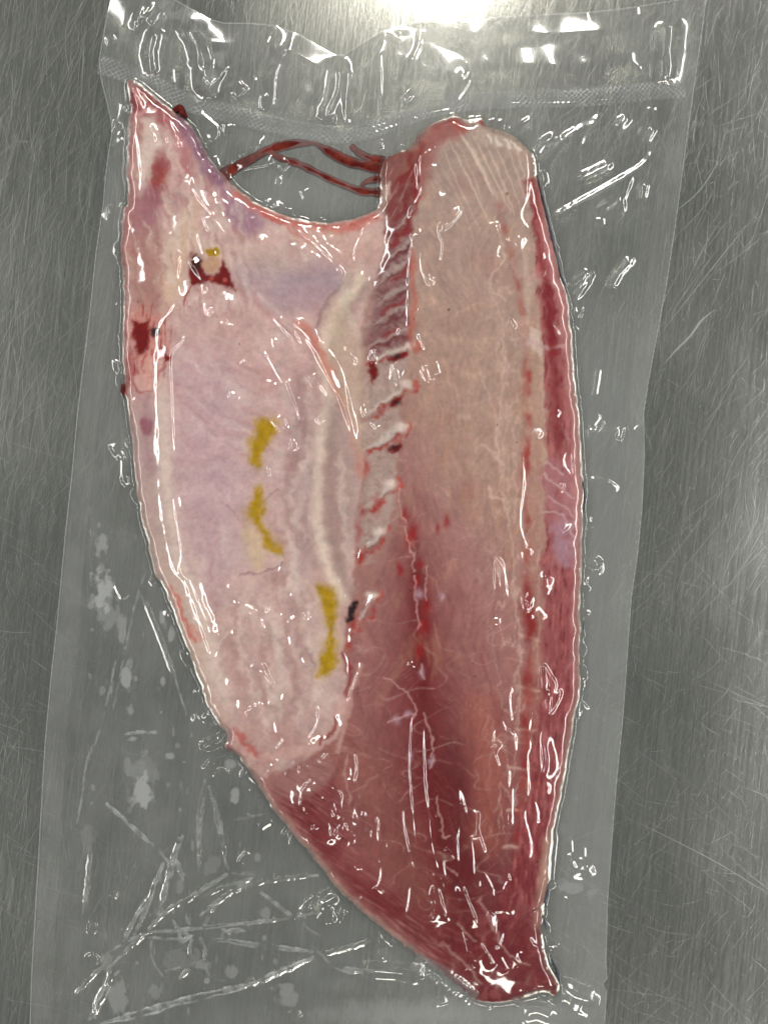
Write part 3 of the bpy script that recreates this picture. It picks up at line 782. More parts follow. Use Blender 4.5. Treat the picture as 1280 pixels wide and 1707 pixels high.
# junction of the lining with the muscle at its lower end
put(stroke([(400, 1230), (425, 1258), (470, 1260), (530, 1240), (560, 1215), (570, 1170)], 7, 6, 1.6), (214, 176, 168), 0.7)
put(stroke([(398, 1222), (410, 1240), (430, 1255)], 6, 6, 2), (176, 70, 70), 0.7)
put(stroke([(535, 1238), (552, 1222), (560, 1200)], 3.5, 3, 1.2), (140, 36, 40), 0.8)
put(stroke([(574, 1090), (582, 1130), (576, 1160)], 3, 3, 1.5), (150, 44, 50), 0.75)
put(stroke([(600, 1110), (585, 1160), (572, 1220), (560, 1250)], 4, 4, 1.2), (212, 170, 160), 0.6)
put(stroke([(580, 1260), (575, 1300), (585, 1340)], 1.4, 2, 1.6), (206, 166, 156), 0.6)
# beads along the septum
for (a, b, r) in [(690, 886, 9), (680, 900, 7), (676, 858, 6), (694, 970, 6), (705, 1045, 8), (710, 1010, 7), (700, 1085, 7), (730, 880, 4), (744, 868, 5), (666, 950, 5), (700, 940, 5)]:
    put(np.exp(-(((XW - a) / r) ** 2 + ((YW - b) / (r * 1.9)) ** 2)), (150, 26, 30), 0.85)
for p in ([(664, 815), (668, 850), (676, 872)], [(690, 960), (696, 1000), (698, 1050)], [(672, 880), (686, 920), (690, 950)], [(700, 1110), (702, 1125), (708, 1130)], [(712, 945), (708, 1000)],
          [(640, 1130), (665, 1145), (690, 1170), (690, 1200)], [(706, 1190), (722, 1230), (716, 1260)], [(650, 1205), (690, 1190)], [(722, 1262), (718, 1280)], [(730, 1330), (735, 1390), (750, 1395)], [(745, 1440), (760, 1460)]):
    put(stroke(p, 1.5, 1.8, 1.4), (214, 166, 162), 0.65)
for c in [(702, 1122), (700, 990), (684, 1260), (718, 1268), (680, 1190), (660, 1200), (735, 995)]:
    put(np.exp(-(((XW - c[0]) / 5) ** 2 + ((YW - c[1]) / 7) ** 2)), (206, 176, 190), 0.6)
# yellow stains and clots
for i, p in enumerate(YELLOW):
    put(blob(p, 20, 1.8, 4), (206, 176, 90), 0.45 if i < 3 else 0.2)
    put(blob(p, 9 if i < 3 else 3, 1.6, 4) * (0.97 + 0.15 * mid0), (182, 146, 2), 0.98)
    put(blob(p, 7, 1.5, 4) * sstep(-0.2, 0.4, mid0 + 0.5 * aniso(X, Y, 100, 20, 5, 171, 3)), (158, 120, 0), 0.55)
for i, p in enumerate(CLOTS):
    put(blob(p, 12, 2.0, 6), (164, 58, 52), 0.38)
    put(blob(p, 4, 1.3, 4), (112, 0, 4) if i not in (2, 4) else (26, 6, 14), 0.97)
    put(blob(p, 5, 1.3, 3) * sstep(0.0, 0.4, mid0), (140, 6, 10) if i not in (2, 4) else (50, 20, 34), 0.6)
put(np.exp(-(((X - 327) / 10) ** 2 + ((Y - 440) / 16) ** 2)), (22, 3, 6), 0.9)
put(blob([(336, 436), (362, 430), (364, 446), (352, 456), (342, 450)], 3, 1), (200, 160, 132), 0.9)
for c in [(353, 464), (375, 467)]:
    put(sstep(5, 3, np.hypot(X - c[0], Y - c[1])), (186, 92, 84), 0.7)
for c in [(661, 594), (661, 671), (658, 746)]:
    put(np.exp(-(((X - c[0]) / 8) ** 2 + ((Y - c[1]) / 5) ** 2)), (30, 8, 10), 0.85)
put(sstep(3, 1.5, np.hypot(X - 845, Y - 323)), (120, 90, 30), 0.9)
specks = (hash2(np.floor(X / 2.6), np.floor(Y / 2.6), 5) > 0.99985)
mid = fbm(X / 13, Y / 13, 53, 3)
COL *= (1 + 0.12 * fine + 0.13 * cloud2 + 0.12 * mid)[..., None]
lum = COL.mean(-1, keepdims=True)
COL = np.clip(lum + (COL - lum) * 1.10, 0.002, 1)
COL[specks] *= 0.3
# albedo from looked-up colour
COL = np.clip(COL * 0.99, 0.003, 0.92)

# fine relief that follows the tissue
Z = np.where(D > 4, Z + (0.00012 * fib + 0.00010 * fine) * np.clip(D / 15, 0, 1), Z)
ZB = Z.copy(); GX, GY, DG = xs, ys, D
Z = Z + 0.0006

# part of every vertex
PART = np.zeros(X.shape, int)
names = ['loin_muscle']


def region(name, mask, **pr):
    names.append(name); PART[mask] = len(names) - 1


region('tail_muscle', (Y + 20 * cloud2 > 1500))
region('flank_muscle', (flank > 0.5))
region('dark_muscle_band', (W_BAND > 0.5))
region('rib_strip', (ribmask > 0.5))
region('belly_lining', (W_BELLY > 0.5))
region('belly_rim', (outer > 0.5))
region('collar_flap', (W_BELLY > 0.5) & (sdf(X, Y, [(150, 100), (420, 100), (420, 330), (640, 340), (640, 440), (400, 415), (310, 470), (285, 620), (150, 660)]) > 0))
region('membrane_fold', np.exp(-(dist_poly(XW, YW, FOLD) / 15) ** 2) > 0.5)
for a, b in RIBS:
    region('rib', stroke([a, ((a[0] + b[0]) / 2 + 2, (a[1] + b[1]) / 2 - 3), b], 5.0, 3.5, 0.8) > 0.5)
for i, p in enumerate(YELLOW):
    region('yellow_stain', blob(p, 4, 0.9, 5) > 0.5)
for i, p in enumerate(CLOTS):
    region('blood_clot', blob(p, 3, 0.6) > 0.5)

# snap the ring just outside the outline onto it
gy, gx = np.gradient(D, STEP)
g = np.hypot(gx, gy) + 1e-6
outm = D < 0
PX = np.where(outm, X - gx / g * D / g, X); PY = np.where(outm, Y - gy / g * D / g, Y)
ZZ = np.where(outm, 0.0006, Z)
vx, vy, vz = world_xyz(PX, PY, ZZ)
V = np.stack([vx, vy, vz], -1)
ny, nx = H, H
tu = np.gradient(V, axis=1); tv2 = np.gradient(V, axis=0)
NRM = np.cross(tv2, tu); NRM /= np.linalg.norm(NRM, axis=-1)[..., None] + 1e-12
NRM[NRM[..., 2] < 0] *= -1
nyy, nxx = X.shape
idx = np.arange(nyy * nxx).reshape(nyy, nxx)
quads = np.stack([idx[1:, :-1], idx[1:, 1:], idx[:-1, 1:], idx[:-1, :-1]], -1).reshape(-1, 4)
inside = (D > 0).ravel()
keep = inside[quads].sum(1) >= 2
near = (D > -1.6 * STEP).ravel()
keep &= near[quads].all(1)
quads = quads[keep]
qp = PART.ravel()[quads[:, 0]]
Vf = V.reshape(-1, 3); Cf = COL.reshape(-1, 3); Nf = NRM.reshape(-1, 3)
base_xy = world_xyz(640, 900, 0)
fillet = empty('fish_fillet', (0, 0, 0), label='raw skin-down fish fillet with pale belly and red loin inside the clear bag', category='fish fillet')
PART_LABEL = {'loin_muscle': 'pinkish tan loin turning red towards the tail', 'belly_lining': 'pale pink-white belly lining', 'dark_muscle_band': 'dark red muscle band along the right edge',
              'tail_muscle': 'dark red tail end', 'rib_strip': 'grey-pink strip of cut rib ends', 'yellow_stain': 'yellow stain on the belly lining', 'blood_clot': 'dark red blood clot',
              'collar_flap': 'pointed cream and lilac collar flap', 'belly_rim': 'thick pale outer rim of the belly', 'flank_muscle': 'dark red flank below the belly'}
HOST = {'rib': 'rib_strip', 'yellow_stain': 'belly_lining', 'membrane_fold': 'belly_lining'}
made = {}
for i, nm in enumerate(names):
    q = quads[qp == i]
    if len(q) < 3:
        continue
    u, inv = np.unique(q, return_inverse=True)
    pr = {'label': PART_LABEL[nm]} if nm in PART_LABEL else {}
    host = HOST.get(nm)
    if nm == 'blood_clot':
        host = 'rib_strip' if Vf[u][:, 0].mean() > world_xyz(600, 0, 0)[0] else ('belly_lining' if Vf[u][:, 1].mean() < world_xyz(0, 900, 0)[1] else 'collar_flap')
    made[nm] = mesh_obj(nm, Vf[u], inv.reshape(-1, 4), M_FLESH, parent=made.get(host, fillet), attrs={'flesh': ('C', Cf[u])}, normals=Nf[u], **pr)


# ------------------------------------------------------------------ tubes (skin edge, blood strands)
def tube(name, pts, r, mat, parent=None, z=None, flat=1.0, n=6, attrs=None, segs=8, jitter=0.0, seed=0, **props):
    p = spline(pts, n); k = len(p)
    t = np.gradient(p, axis=0); t /= np.linalg.norm(t, axis=1)[:, None] + 1e-9
    nn = np.stack([-t[:, 1], t[:, 0]], 1)
    rr = np.interp(np.linspace(0, 1, k), np.linspace(0, 1, len(r)), r) if hasattr(r, '__len__') else np.full(k, float(r))
    rr = rr * (1 + jitter * fbm(np.linspace(0, k / 3, k), np.full(k, seed * 3.3), seed, 3))
    zz = np.interp(np.linspace(0, 1, k), np.linspace(0, 1, len(z)), z) if hasattr(z, '__len__') else np.full(k, float(z))
    vs = []
    for a in range(k):
        for b in range(segs):
            th = 2 * math.pi * b / segs
            q = p[a] + nn[a] * rr[a] * math.cos(th)
            vs.append(world_xyz(q[0], q[1], max(0.0004, zz[a] + rr[a] * S * flat * math.sin(th))))
    fs = [(a * segs + b, a * segs + (b + 1) % segs, (a + 1) * segs + (b + 1) % segs, (a + 1) * segs + b) for a in range(k - 1) for b in range(segs)]
    return vs, fs


def blood_material():
    m, nt, out = new_mat('thin_blood')
    b = N(nt, 'BsdfPrincipled')
    b.inputs['Roughness'].default_value = 0.35; b.inputs['Specular IOR Level'].default_value = 0.1
    geo = N(nt, 'NewGeometry')
    nz = N(nt, 'TexNoise'); nz.inputs['Scale'].default_value = 220; nz.inputs['Detail'].default_value = 3
    nt.links.new(geo.outputs['Position'], nz.inputs['Vector'])
    rp = N(nt, 'ValToRGB')
    rp.color_ramp.elements[0].position = 0.35; rp.color_ramp.elements[0].color = (*lin((84, 22, 18)), 1)
    rp.color_ramp.elements[1].position = 0.7; rp.color_ramp.elements[1].color = (*lin((122, 50, 40)), 1)
    nt.links.new(nz.outputs['Fac'], rp.inputs['Fac']); nt.links.new(rp.outputs[0], b.inputs['Base Color'])
    nt.links.new(b.outputs[0], out.inputs[0])
    return m


M_BLOOD = blood_material()
for pts, r in [([(892, 292), (903, 335), (918, 400), (931, 455), (942, 486)], [1.2, 2.6, 3.2, 2.8, 1.0]), ([(966, 790), (972, 830), (969, 860)], [.6, 1.8, .6]),
               ([(907, 1462), (909, 1485), (905, 1500), (908, 1512)], [1, 4.5, 3.5, 1]), ([(896, 1515), (905, 1535), (908, 1550)], [1, 1.8, 1]),
               ([(916, 1598), (926, 1620), (930, 1640)], [1.5, 3.4, 1.5]), ([(970, 1035), (969, 1050)], [1, 1.6])]:
    v, f = tube('', [(a + 2.5, b) for a, b in pts], r, None, z=0.0055, jitter=0.5, seed=int(pts[0][1]))
    mesh_obj('skin_edge', v, f, M_SKIN, parent=fillet, label='thin dark silvery skin showing along the right edge')

STRANDS = [([(372, 293), (384, 284), (405, 272), (428, 260), (446, 250), (470, 243), (500, 238), (528, 238)], [10, 7, 5.5, 5, 5, 6, 5, 2]),
           ([(446, 252), (470, 264), (500, 274), (550, 298), (598, 317), (634, 321)], [2, 4, 4, 4.5, 4.5, 6]),
           ([(526, 239), (548, 252), (575, 266), (605, 275), (646, 280)], [2, 5, 6, 6, 9]),
           ([(585, 242), (598, 254), (618, 264), (640, 270)], [3, 4, 5, 8]),
           ([(600, 312), (612, 302), (640, 296)], [2, 3, 5])]
bv, bf_ = [], []
for i, (pts, r) in enumerate(STRANDS):
    v, f = tube('', pts, [1.45 * a for a in r], None, z=0.0008, flat=0.16, jitter=0.4, seed=i + 3)
    bf_ += [tuple(j + len(bv) for j in q) for q in f]; bv += v
mesh_obj('blood_trickle', bv, bf_, M_BLOOD, label='branching thin red blood strands bridging the gap between collar and loin', category='blood')
v, f = tube('', [(286, 186), (294, 182), (301, 178), (304, 186), (312, 196)], [3, 5, 4, 6, 2], None, z=0.0018, flat=0.6, jitter=0.4, seed=40)
mesh_obj('blood_drop', v, f, M_BLOOD, label='small dark red blood drop at the upper edge of the collar tip', category='blood')
v, f = tube('', [(206, 640), (206, 652), (214, 666), (216, 690)], [3, 5, 3, 1.5], None, z=0.002, flat=0.6, jitter=0.4, seed=44)
mesh_obj('blood_drop', v, f, M_BLOOD, label='small red blood bead on the left edge of the belly', category='blood')

# ------------------------------------------------------------------ the bag
bag = empty('vacuum_bag', (0, 0, 0), label='clear vacuum-sealed plastic bag wrapped tightly around the fish fillet', category='plastic bag')
FS = 1.6
fx = np.arange(40, 1184, FS); fy = np.arange(-46, 1766, FS)
X, Y = np.meshgrid(fx, fy)


def sample(a, px, py):
    i = np.clip((py - GY[0]) / STEP, 0, len(GY) - 1.001); j = np.clip((px - GX[0]) / STEP, 0, len(GX) - 1.001)
    a0 = i.astype(int); b0 = j.astype(int); fi = i - a0; fj = j - b0
    return a[a0, b0] * (1 - fi) * (1 - fj) + a[a0 + 1, b0] * fi * (1 - fj) + a[a0, b0 + 1] * (1 - fi) * fj + a[a0 + 1, b0 + 1] * fi * fj


FZ = sample(blur(ZB, 1.0), X, Y)
FD = sample(DG, X, Y) - np.hypot(np.clip(GX[0] - X, 0, None) + np.clip(X - GX[-1], 0, None), np.clip(GY[0] - Y, 0, None) + np.clip(Y - GY[-1], 0, None))
DB = sdf(X, Y, BAG)
top = blur(FZ, 1.6 / FS)
tent = sstep(0.15, 0.45, fbm(X / 45, Y / 45, 207, 3))
drape = np.maximum((top * (1 - tent) + blur(FZ, 11 / FS) * tent) * 1.02, FZ)
drape = blur(drape, 1.1 / FS) + 0.0009
drape = np.maximum(drape, FZ + 0.0011)
F = drape / S            # film height in photo pixels while wrinkles are added
# slack: gentle unevenness everywhere, less on the lowest flat margin
slack = 0.9 * fbm(X / 70, Y / 70, 201, 2) + 0.22 * fbm(X / 17, Y / 17, 203, 1) * sstep(-4, 8, FD)
onfish = sstep(-10, 12, FD)
F = F + slack * (0.45 + 0.6 * onfish)
# bottle-neck of loose film above the seal
SEAL = spline([(166, 108), (200, 118), (250, 138), (300, 165), (345, 180), (400, 193), (460, 208), (530, 222), (590, 222), (640, 208), (690, 190),
               (740, 176), (800, 168), (870, 164), (940, 164), (1000, 160), (1060, 154), (1100, 150), (1142, 147)], 6)
seal_y = np.interp(X, SEAL[:, 0], SEAL[:, 1])
above = sstep(0, 60, seal_y - Y)
F = F + above * (9 * (0.5 + fbm(X / 150, Y / 120, 211, 2)) + 0.5 * fbm(X / 45, Y / 60, 213, 1))
milk = np.zeros(X.shape)
mwn1 = fbm(X / 14, Y / 14, 221, 3); mwn2 = fbm(X / 14, Y / 14, 223, 3)


PANELS = [((0.11, 1.66), 0.05, 0.62), ((1.28, 0.0), 0.13, 1.3), ((-1.42, 0.15), 0.13, 1.3), ((0.22, -1.55), 0.25, 0.15)]
LPTS = np.array([(cx + u * hx, cy + v * hy, 1.6) for (cx, cy), hx, hy in PANELS for u in (-.5, 0, .5) for v in np.linspace(-.95, .95, 9)])
BASE = blur(F, 1.5)
BGY, BGX = np.gradient(BASE, FS)


def crease_need(px, py):
    """tilts (in picture axes) that would mirror a ceiling panel towards a viewer over the table"""
    P = np.array(world_xyz(px, py, 0.008))
    l = LPTS - P; l /= np.linalg.norm(l, axis=1)[:, None]
    v = np.array([0, 0, H]) - P; v /= np.linalg.norm(v)
    h = l + v
    j = int(np.clip((px - fx[0]) / FS, 0, X.shape[1] - 1)); i = int(np.clip((py - fy[0]) / FS, 0, X.shape[0] - 1))
    return np.stack([h[:, 0] / h[:, 2] + BGX[i, j], -h[:, 1] / h[:, 2] + BGY[i, j]], 1)


def ridge(pts, w=2.4, slope=None, smooth=True, sign=1, warp=0.14, closed=False, taper=True):
    p = spline(pts, 5, closed) if smooth and len(pts) > 2 else spline([pts[0], ((pts[0][0] + pts[1][0]) / 2, (pts[0][1] + pts[1][1]) / 2), pts[1]], 3)
    if closed:
        p = np.vstack([p, p[:1]])
    tg = np.gradient(p, axis=0); tg /= np.linalg.norm(tg, axis=1)[:, None] + 1e-9
    nn = np.stack([tg[:, 1], -tg[:, 0]], 1)
    side, need = 1, None
    if slope is None:
        best = None
        nd = [crease_need(*q) for q in p]
        for sd in (1, -1):
            ms, rs = [], []
            for g, n, t in zip(nd, nn, tg):
                m = sd * (g @ n); r = np.abs(g @ t) + np.where(m < 0.06, 9, 0) + 0.15 * np.clip(m, 0, 3)
                k = np.argmin(r); ms.append(np.clip(m[k], 0.08, 0.62)); rs.append(min(r[k], 1.0))
            c = np.mean(rs)
            if best is None or c < best[0]:
                best = (c, sd, np.array(ms))
        side, need = best[1], best[2] * 1.36
        if len(need) > 4:
            need = np.convolve(np.pad(need, 2, mode='edge'), np.ones(5) / 5, 'valid')
    else:
        need = np.full(len(p), slope)
    sl = local(X, Y, p, 8 * w + 4)
    xx = X[sl] + warp * 6 * mwn1[sl]; yy = Y[sl] + warp * 6 * mwn2[sl]
    bd = np.full(xx.shape, 1e9); bs = np.zeros(xx.shape); bt = np.zeros(xx.shape)
    n = len(p) - 1
    for i in range(n):
        dx, dy = p[i + 1] - p[i]
        tt = np.clip(((xx - p[i, 0]) * dx + (yy - p[i, 1]) * dy) / (dx * dx + dy * dy + 1e-9), 0, 1)
        d2 = (xx - p[i, 0] - tt * dx) ** 2 + (yy - p[i, 1] - tt * dy) ** 2
        cr = (xx - p[i, 0]) * dy - (yy - p[i, 1]) * dx
        m = d2 < bd
        bs = np.where(m, np.sign(cr), bs); bt = np.where(m, i + tt, bt); bd = np.minimum(bd, d2)
    a = np.interp(bt, np.arange(len(p)), need) * w / 0.607
    ww = w if slope is not None else np.where(bs * side > 0, w, 2.6 * w)
    tn = bt / n
    e = np.clip(np.minimum(tn, 1 - tn) / 0.16, 0, 1) ** 0.7 if (taper and not closed) else 1.0
    F[sl] += sign * a * e * np.exp(-0.5 * bd / ww ** 2)


def Zm(ox, oy, k, pts):
    return [(ox + x * k, oy + y * k) for x, y in pts]


q = 0.3125
R = []
A = lambda ox, oy, k, *lines: R.extend((Zm(ox, oy, k, l[0]), *(l[1:])) for l in lines)
A(130, 0, q, ([(350, 0), (330, 70), (300, 160)],), ([(405, 0), (320, 120)],), ([(455, 55), (385, 130)],), ([(150, 230), (205, 215)],),
  ([(415, 150), (385, 220), (380, 290), (385, 370), (400, 400)], 3), ([(550, 135), (620, 220), (665, 300), (675, 400), (672, 520)], 3),
  ([(570, 180), (640, 290), (640, 360), (665, 450)],), ([(520, 360), (530, 450)],), ([(1160, 150), (1120, 270), (1070, 400), (1060, 520), (1048, 575)],),
  ([(800, 350), (695, 480), (700, 390)],), ([(900, 465), (840, 525)],), ([(1010, 500), (985, 520), (980, 560), (1000, 585)],),
  ([(600, 560), (685, 630), (740, 680), (735, 720), (665, 760)],), ([(790, 655), (785, 710)], 5), ([(280, 450), (350, 575)],),
  ([(330, 610), (318, 690), (340, 850), (345, 950), (335, 1075)], 3.2), ([(440, 610), (510, 690), (540, 790), (590, 930), (603, 1010)],),
  ([(660, 860), (745, 985)],), ([(690, 840), (770, 950)],), ([(605, 830), (605, 960), (650, 1050), (760, 1190), (830, 1280)],),
  ([(745, 1050), (790, 1090), (830, 1145)], 4), ([(672, 1145), (710, 1240)], 4), ([(570, 1140), (525, 1160), (530, 1200), (480, 1280)],), ([(750, 995), (880, 1090)],),
  ([(150, 690), (280, 640)], 5, .35), ([(380, 660), (410, 760)],), ([(480, 730), (490, 765)],), ([(620, 310), (640, 340)], 4), ([(930, 400), (945, 440)], 4),
  ([(850, 900), (1050, 865)],), ([(1190, 1010), (1215, 1065)], 3), ([(1060, 950), (1090, 960)], 4), ([(1085, 910), (1125, 870)],), ([(770, 900), (890, 800), (1010, 760)],))
A(130, 370, q, ([(525, 120), (640, 260), (670, 320)],), ([(545, 180), (525, 290), (540, 350)],), ([(550, 370), (510, 470), (450, 540), (430, 630), (425, 900), (435, 1150), (440, 1280)],),
  ([(560, 570), (550, 630), (490, 700), (490, 850), (500, 1100), (505, 1280)],), ([(690, 360), (620, 400), (570, 440)],), ([(680, 410), (695, 490), (715, 460)],),
  ([(785, 520), (795, 560), (805, 540)],), ([(1035, 495), (1190, 670)],), ([(1190, 670), (1130, 540), (1200, 570), (1280, 660)],),
  ([(905, 855), (1030, 860), (1130, 950)],), ([(905, 860), (1040, 910), (1150, 1000), (1210, 1090)],), ([(1215, 1090), (1155, 940), (1045, 640), (1090, 660), (1060, 590)],),
  ([(995, 670), (1110, 880)],), ([(805, 910), (865, 940)],), ([(870, 740), (920, 775)],), ([(1220, 815), (1275, 880)],), ([(1030, 1050), (1085, 1115)],), ([(1050, 1048), (1090, 1050), (1125, 1120)],),
  ([(1130, 1170), (1150, 1175), (1170, 1220)],), ([(190, 1250), (215, 1225), (235, 1240), (240, 1270)], 3.2), ([(310, 930), (313, 955)], 3.5), ([(640, 50), (660, 120), (680, 190)],), ([(740, 145), (745, 180), (720, 190)],))
A(480, 370, q, ([(425, 0), (365, 150), (365, 230)],), ([(20, 0), (200, 160), (305, 290)],), ([(0, 120), (130, 170), (260, 250), (300, 285)],), ([(660, 50), (670, 100), (650, 250), (645, 420), (640, 620)],),
  ([(690, 0), (715, 120), (715, 240), (760, 330), (775, 290)],), ([(850, 0), (815, 25), (815, 70), (830, 110), (825, 190), (800, 215)], 3), ([(1110, 0), (1125, 60), (1215, 130), (1240, 70)], 3),
  ([(1130, 125), (1110, 150), (1130, 210), (1310, 325)],), ([(10, 530), (130, 660), (230, 840), (300, 980), (360, 1180)],), ([(170, 630), (270, 770), (310, 920), (330, 1060)],),
  ([(105, 815), (150, 880)],), ([(130, 800), (230, 940)],), ([(290, 670), (365, 755)],), ([(545, 870), (565, 770), (600, 850), (650, 735)],), ([(430, 750), (455, 690), (470, 760)],),
  ([(405, 970), (400, 1010), (475, 1095), (420, 1010)], 2.6), ([(705, 780), (745, 845), (725, 760)],), ([(785, 745), (805, 815)],), ([(695, 590), (740, 690)],), ([(0, 840), (35, 940), (95, 1095)],),
  ([(590, 600), (605, 560)],), ([(1175, 515), (1205, 565)],), ([(155, 1045), (180, 1075)],), ([(675, 380), (705, 490)],))
A(500, 0, q, ([(690, 790), (650, 850), (655, 1010), (600, 1120), (590, 1200)],), ([(625, 860), (635, 1020)],), ([(720, 1030), (830, 1090)],), ([(785, 1125), (850, 1125), (800, 1190), (750, 1230)], 3.2),
  ([(1205, 870), (1205, 1040), (1170, 1150), (1230, 1250)],), ([(545, 500), (580, 540)],), ([(905, 365), (840, 450), (800, 540)],), ([(905, 420), (830, 540)],), ([(215, 290), (190, 520), (110, 660)], 3),
  ([(240, 290), (225, 600), (260, 655), (330, 640)],), ([(175, 610), (175, 660)], 5), ([(425, 260), (430, 450), (430, 610)], 2, .3), ([(645, 160), (625, 270), (530, 440)], 4, .3), ([(425, 750), (440, 800)],),
  ([(530, 160), (532, 190)],), ([(1050, 1190), (1050, 1230), (1110, 1280)], 2.6), ([(1180, 660), (1245, 625)],), ([(710, 790), (735, 800)],), ([(690, 890), (745, 890)],))
k3 = 420 / 1280
A(860, 0, k3, ([(585, 255), (590, 310), (640, 365)], 4), ([(780, 270), (790, 350), (775, 400)],), ([(430, 580), (380, 640), (270, 680), (120, 800)], 6, .5), ([(265, 690), (210, 770), (140, 860)], 3.5),
  ([(705, 750), (640, 840), (460, 950), (170, 1110)], 6, .5), ([(590, 890), (545, 1010), (545, 1090)], 4), ([(545, 1010), (450, 1090)], 4, .4), ([(570, 590), (515, 650)], 6, .35), ([(490, 830), (320, 915)], 6, .35),
  ([(700, 650), (660, 720)], 4, .35), ([(300, 1060), (210, 1110)], 4), ([(660, 930), (645, 1010)], 4, .3), ([(435, 1100), (440, 1145)], 3), ([(695, 540), (697, 565)], 3), ([(80, 595), (10, 640)],), ([(340, 690), (325, 735)], 3),
  ([(360, 60), (385, 55)], 3), ([(620, 60), (720, 45)], 4), ([(795, 90), (790, 200), (770, 280)], 6, .3))
A(800, 370, q, ([(495, 485), (545, 495)], 3), ([(590, 1095), (640, 1030)], 3), ([(560, 1120), (650, 1115), (740, 1110)], 6, .5), ([(640, 1075), (655, 1085)], 4), ([(790, 1110), (850, 1060), (860, 1000)], 6, .6), ([(720, 1140), (760, 1150)], 5),
  ([(590, 300), (540, 370), (490, 430)], 6, .4), ([(820, 190), (740, 270), (690, 350)], 6, .3), ([(635, 770), (610, 940)], 3, .3), ([(150, 515), (185, 570)],), ([(330, 160), (335, 200)],), ([(400, 1040), (425, 1010)], 2.6), ([(280, 1130), (300, 1110), (320, 1130), (290, 1150)],))
A(800, 740, q, ([(215, 0), (225, 200), (205, 420), (240, 550), (215, 580), (235, 720)],), ([(90, 850), (85, 680), (97, 620), (125, 700), (145, 910)],), ([(330, 670), (315, 700), (345, 735), (350, 705)],),
  ([(220, 790), (250, 890), (280, 800)],), ([(300, 870), (260, 940)],), ([(295, 865), (350, 930)],), ([(370, 760), (350, 810)], 4), ([(465, 0), (437, 100), (500, 175), (490, 0)],), ([(565, 195), (640, 190), (740, 240)], 5, .6),
  ([(560, 610), (620, 605), (642, 640), (640, 680), (570, 720)],), ([(325, 1240), (340, 1185), (390, 1280)],), ([(250, 560), (268, 575), (255, 590)],), ([(420, 215), (450, 230)],), ([(415, 470), (430, 445), (450, 465)],), ([(540, 580), (640, 640)],),
  ([(95, 925), (97, 965)],))
A(130, 740, q, ([(435, 0), (445, 300), (480, 520), (520, 670), (570, 720), (640, 900), (710, 1100), (740, 1140)],), ([(505, 0), (520, 300), (560, 570), (550, 660), (575, 710), (600, 710), (690, 930), (725, 1050), (735, 1135)],),
  ([(795, 840), (930, 885), (995, 1010), (890, 910)], 2.6), ([(1005, 875), (1060, 910), (1165, 930)],), ([(1070, 880), (1165, 912)],), ([(975, 1160), (1000, 1230), (1040, 1290)], 2.8), ([(1195, 1135), (1260, 1215)],),
  ([(245, 60), (240, 215)],), ([(1015, 160), (1028, 158)], 3), ([(1210, 930), (1240, 920)], 3), ([(200, 750), (245, 835)], 3), ([(345, 810), (430, 1020), (520, 1270)], 2.4, .35))
A(400, 1100, q, ([(645, 0), (640, 60), (565, 270)],), ([(115, 20), (180, 140)],), ([(425, 220), (420, 340), (355, 445)], 2.8), ([(75, 235), (190, 245)],), ([(30, 290), (75, 250)],), ([(190, 300), (205, 390), (235, 430), (180, 495)],), ([(210, 515), (150, 555)],),
  ([(470, 505), (425, 550)],), ([(575, 485), (585, 640)],), ([(590, 485), (625, 510), (630, 610), (605, 650)],), ([(390, 590), (380, 650), (340, 690), (330, 810), (385, 785), (430, 730), (460, 740)], 2.8),
  ([(455, 740), (465, 870), (475, 930), (500, 945), (550, 880), (570, 915), (605, 950), (580, 1030), (585, 1080)],), ([(470, 680), (525, 710), (535, 760), (515, 830), (450, 750)], 2.8), ([(655, 780), (680, 830), (640, 840)], 3, .45, True, 1, .2, True),
  ([(680, 1010), (690, 920), (710, 850), (750, 840), (745, 960), (790, 980), (800, 1150)],), ([(745, 1040), (760, 1120), (745, 1200), (710, 1225)],), ([(935, 205), (915, 520), (930, 800), (970, 1110), (1040, 1145)],),
  ([(975, 175), (975, 580), (1000, 850), (1020, 1010), (1090, 1260)],), ([(880, 790), (890, 900), (960, 1220)],), ([(1010, 750), (1050, 900), (1100, 1240)],), ([(1150, 620), (1170, 830), (1150, 960), (1160, 1130)],),
  ([(1165, 670), (1225, 950), (1245, 1220)],), ([(1260, 800), (1250, 950)], 3), ([(395, 880), (405, 905)], 4), ([(610, 1110), (660, 1105)], 3), ([(980, 1120), (1040, 1140)], 3.2), ([(1030, 1280), (1045, 1200), (1080, 1290)],),
  ([(910, 10), (905, 35)], 3), ([(310, 575), (365, 575)], 3), ([(5, 550), (60, 640), (110, 690)],), ([(1100, 1000), (1130, 1060)], 3))
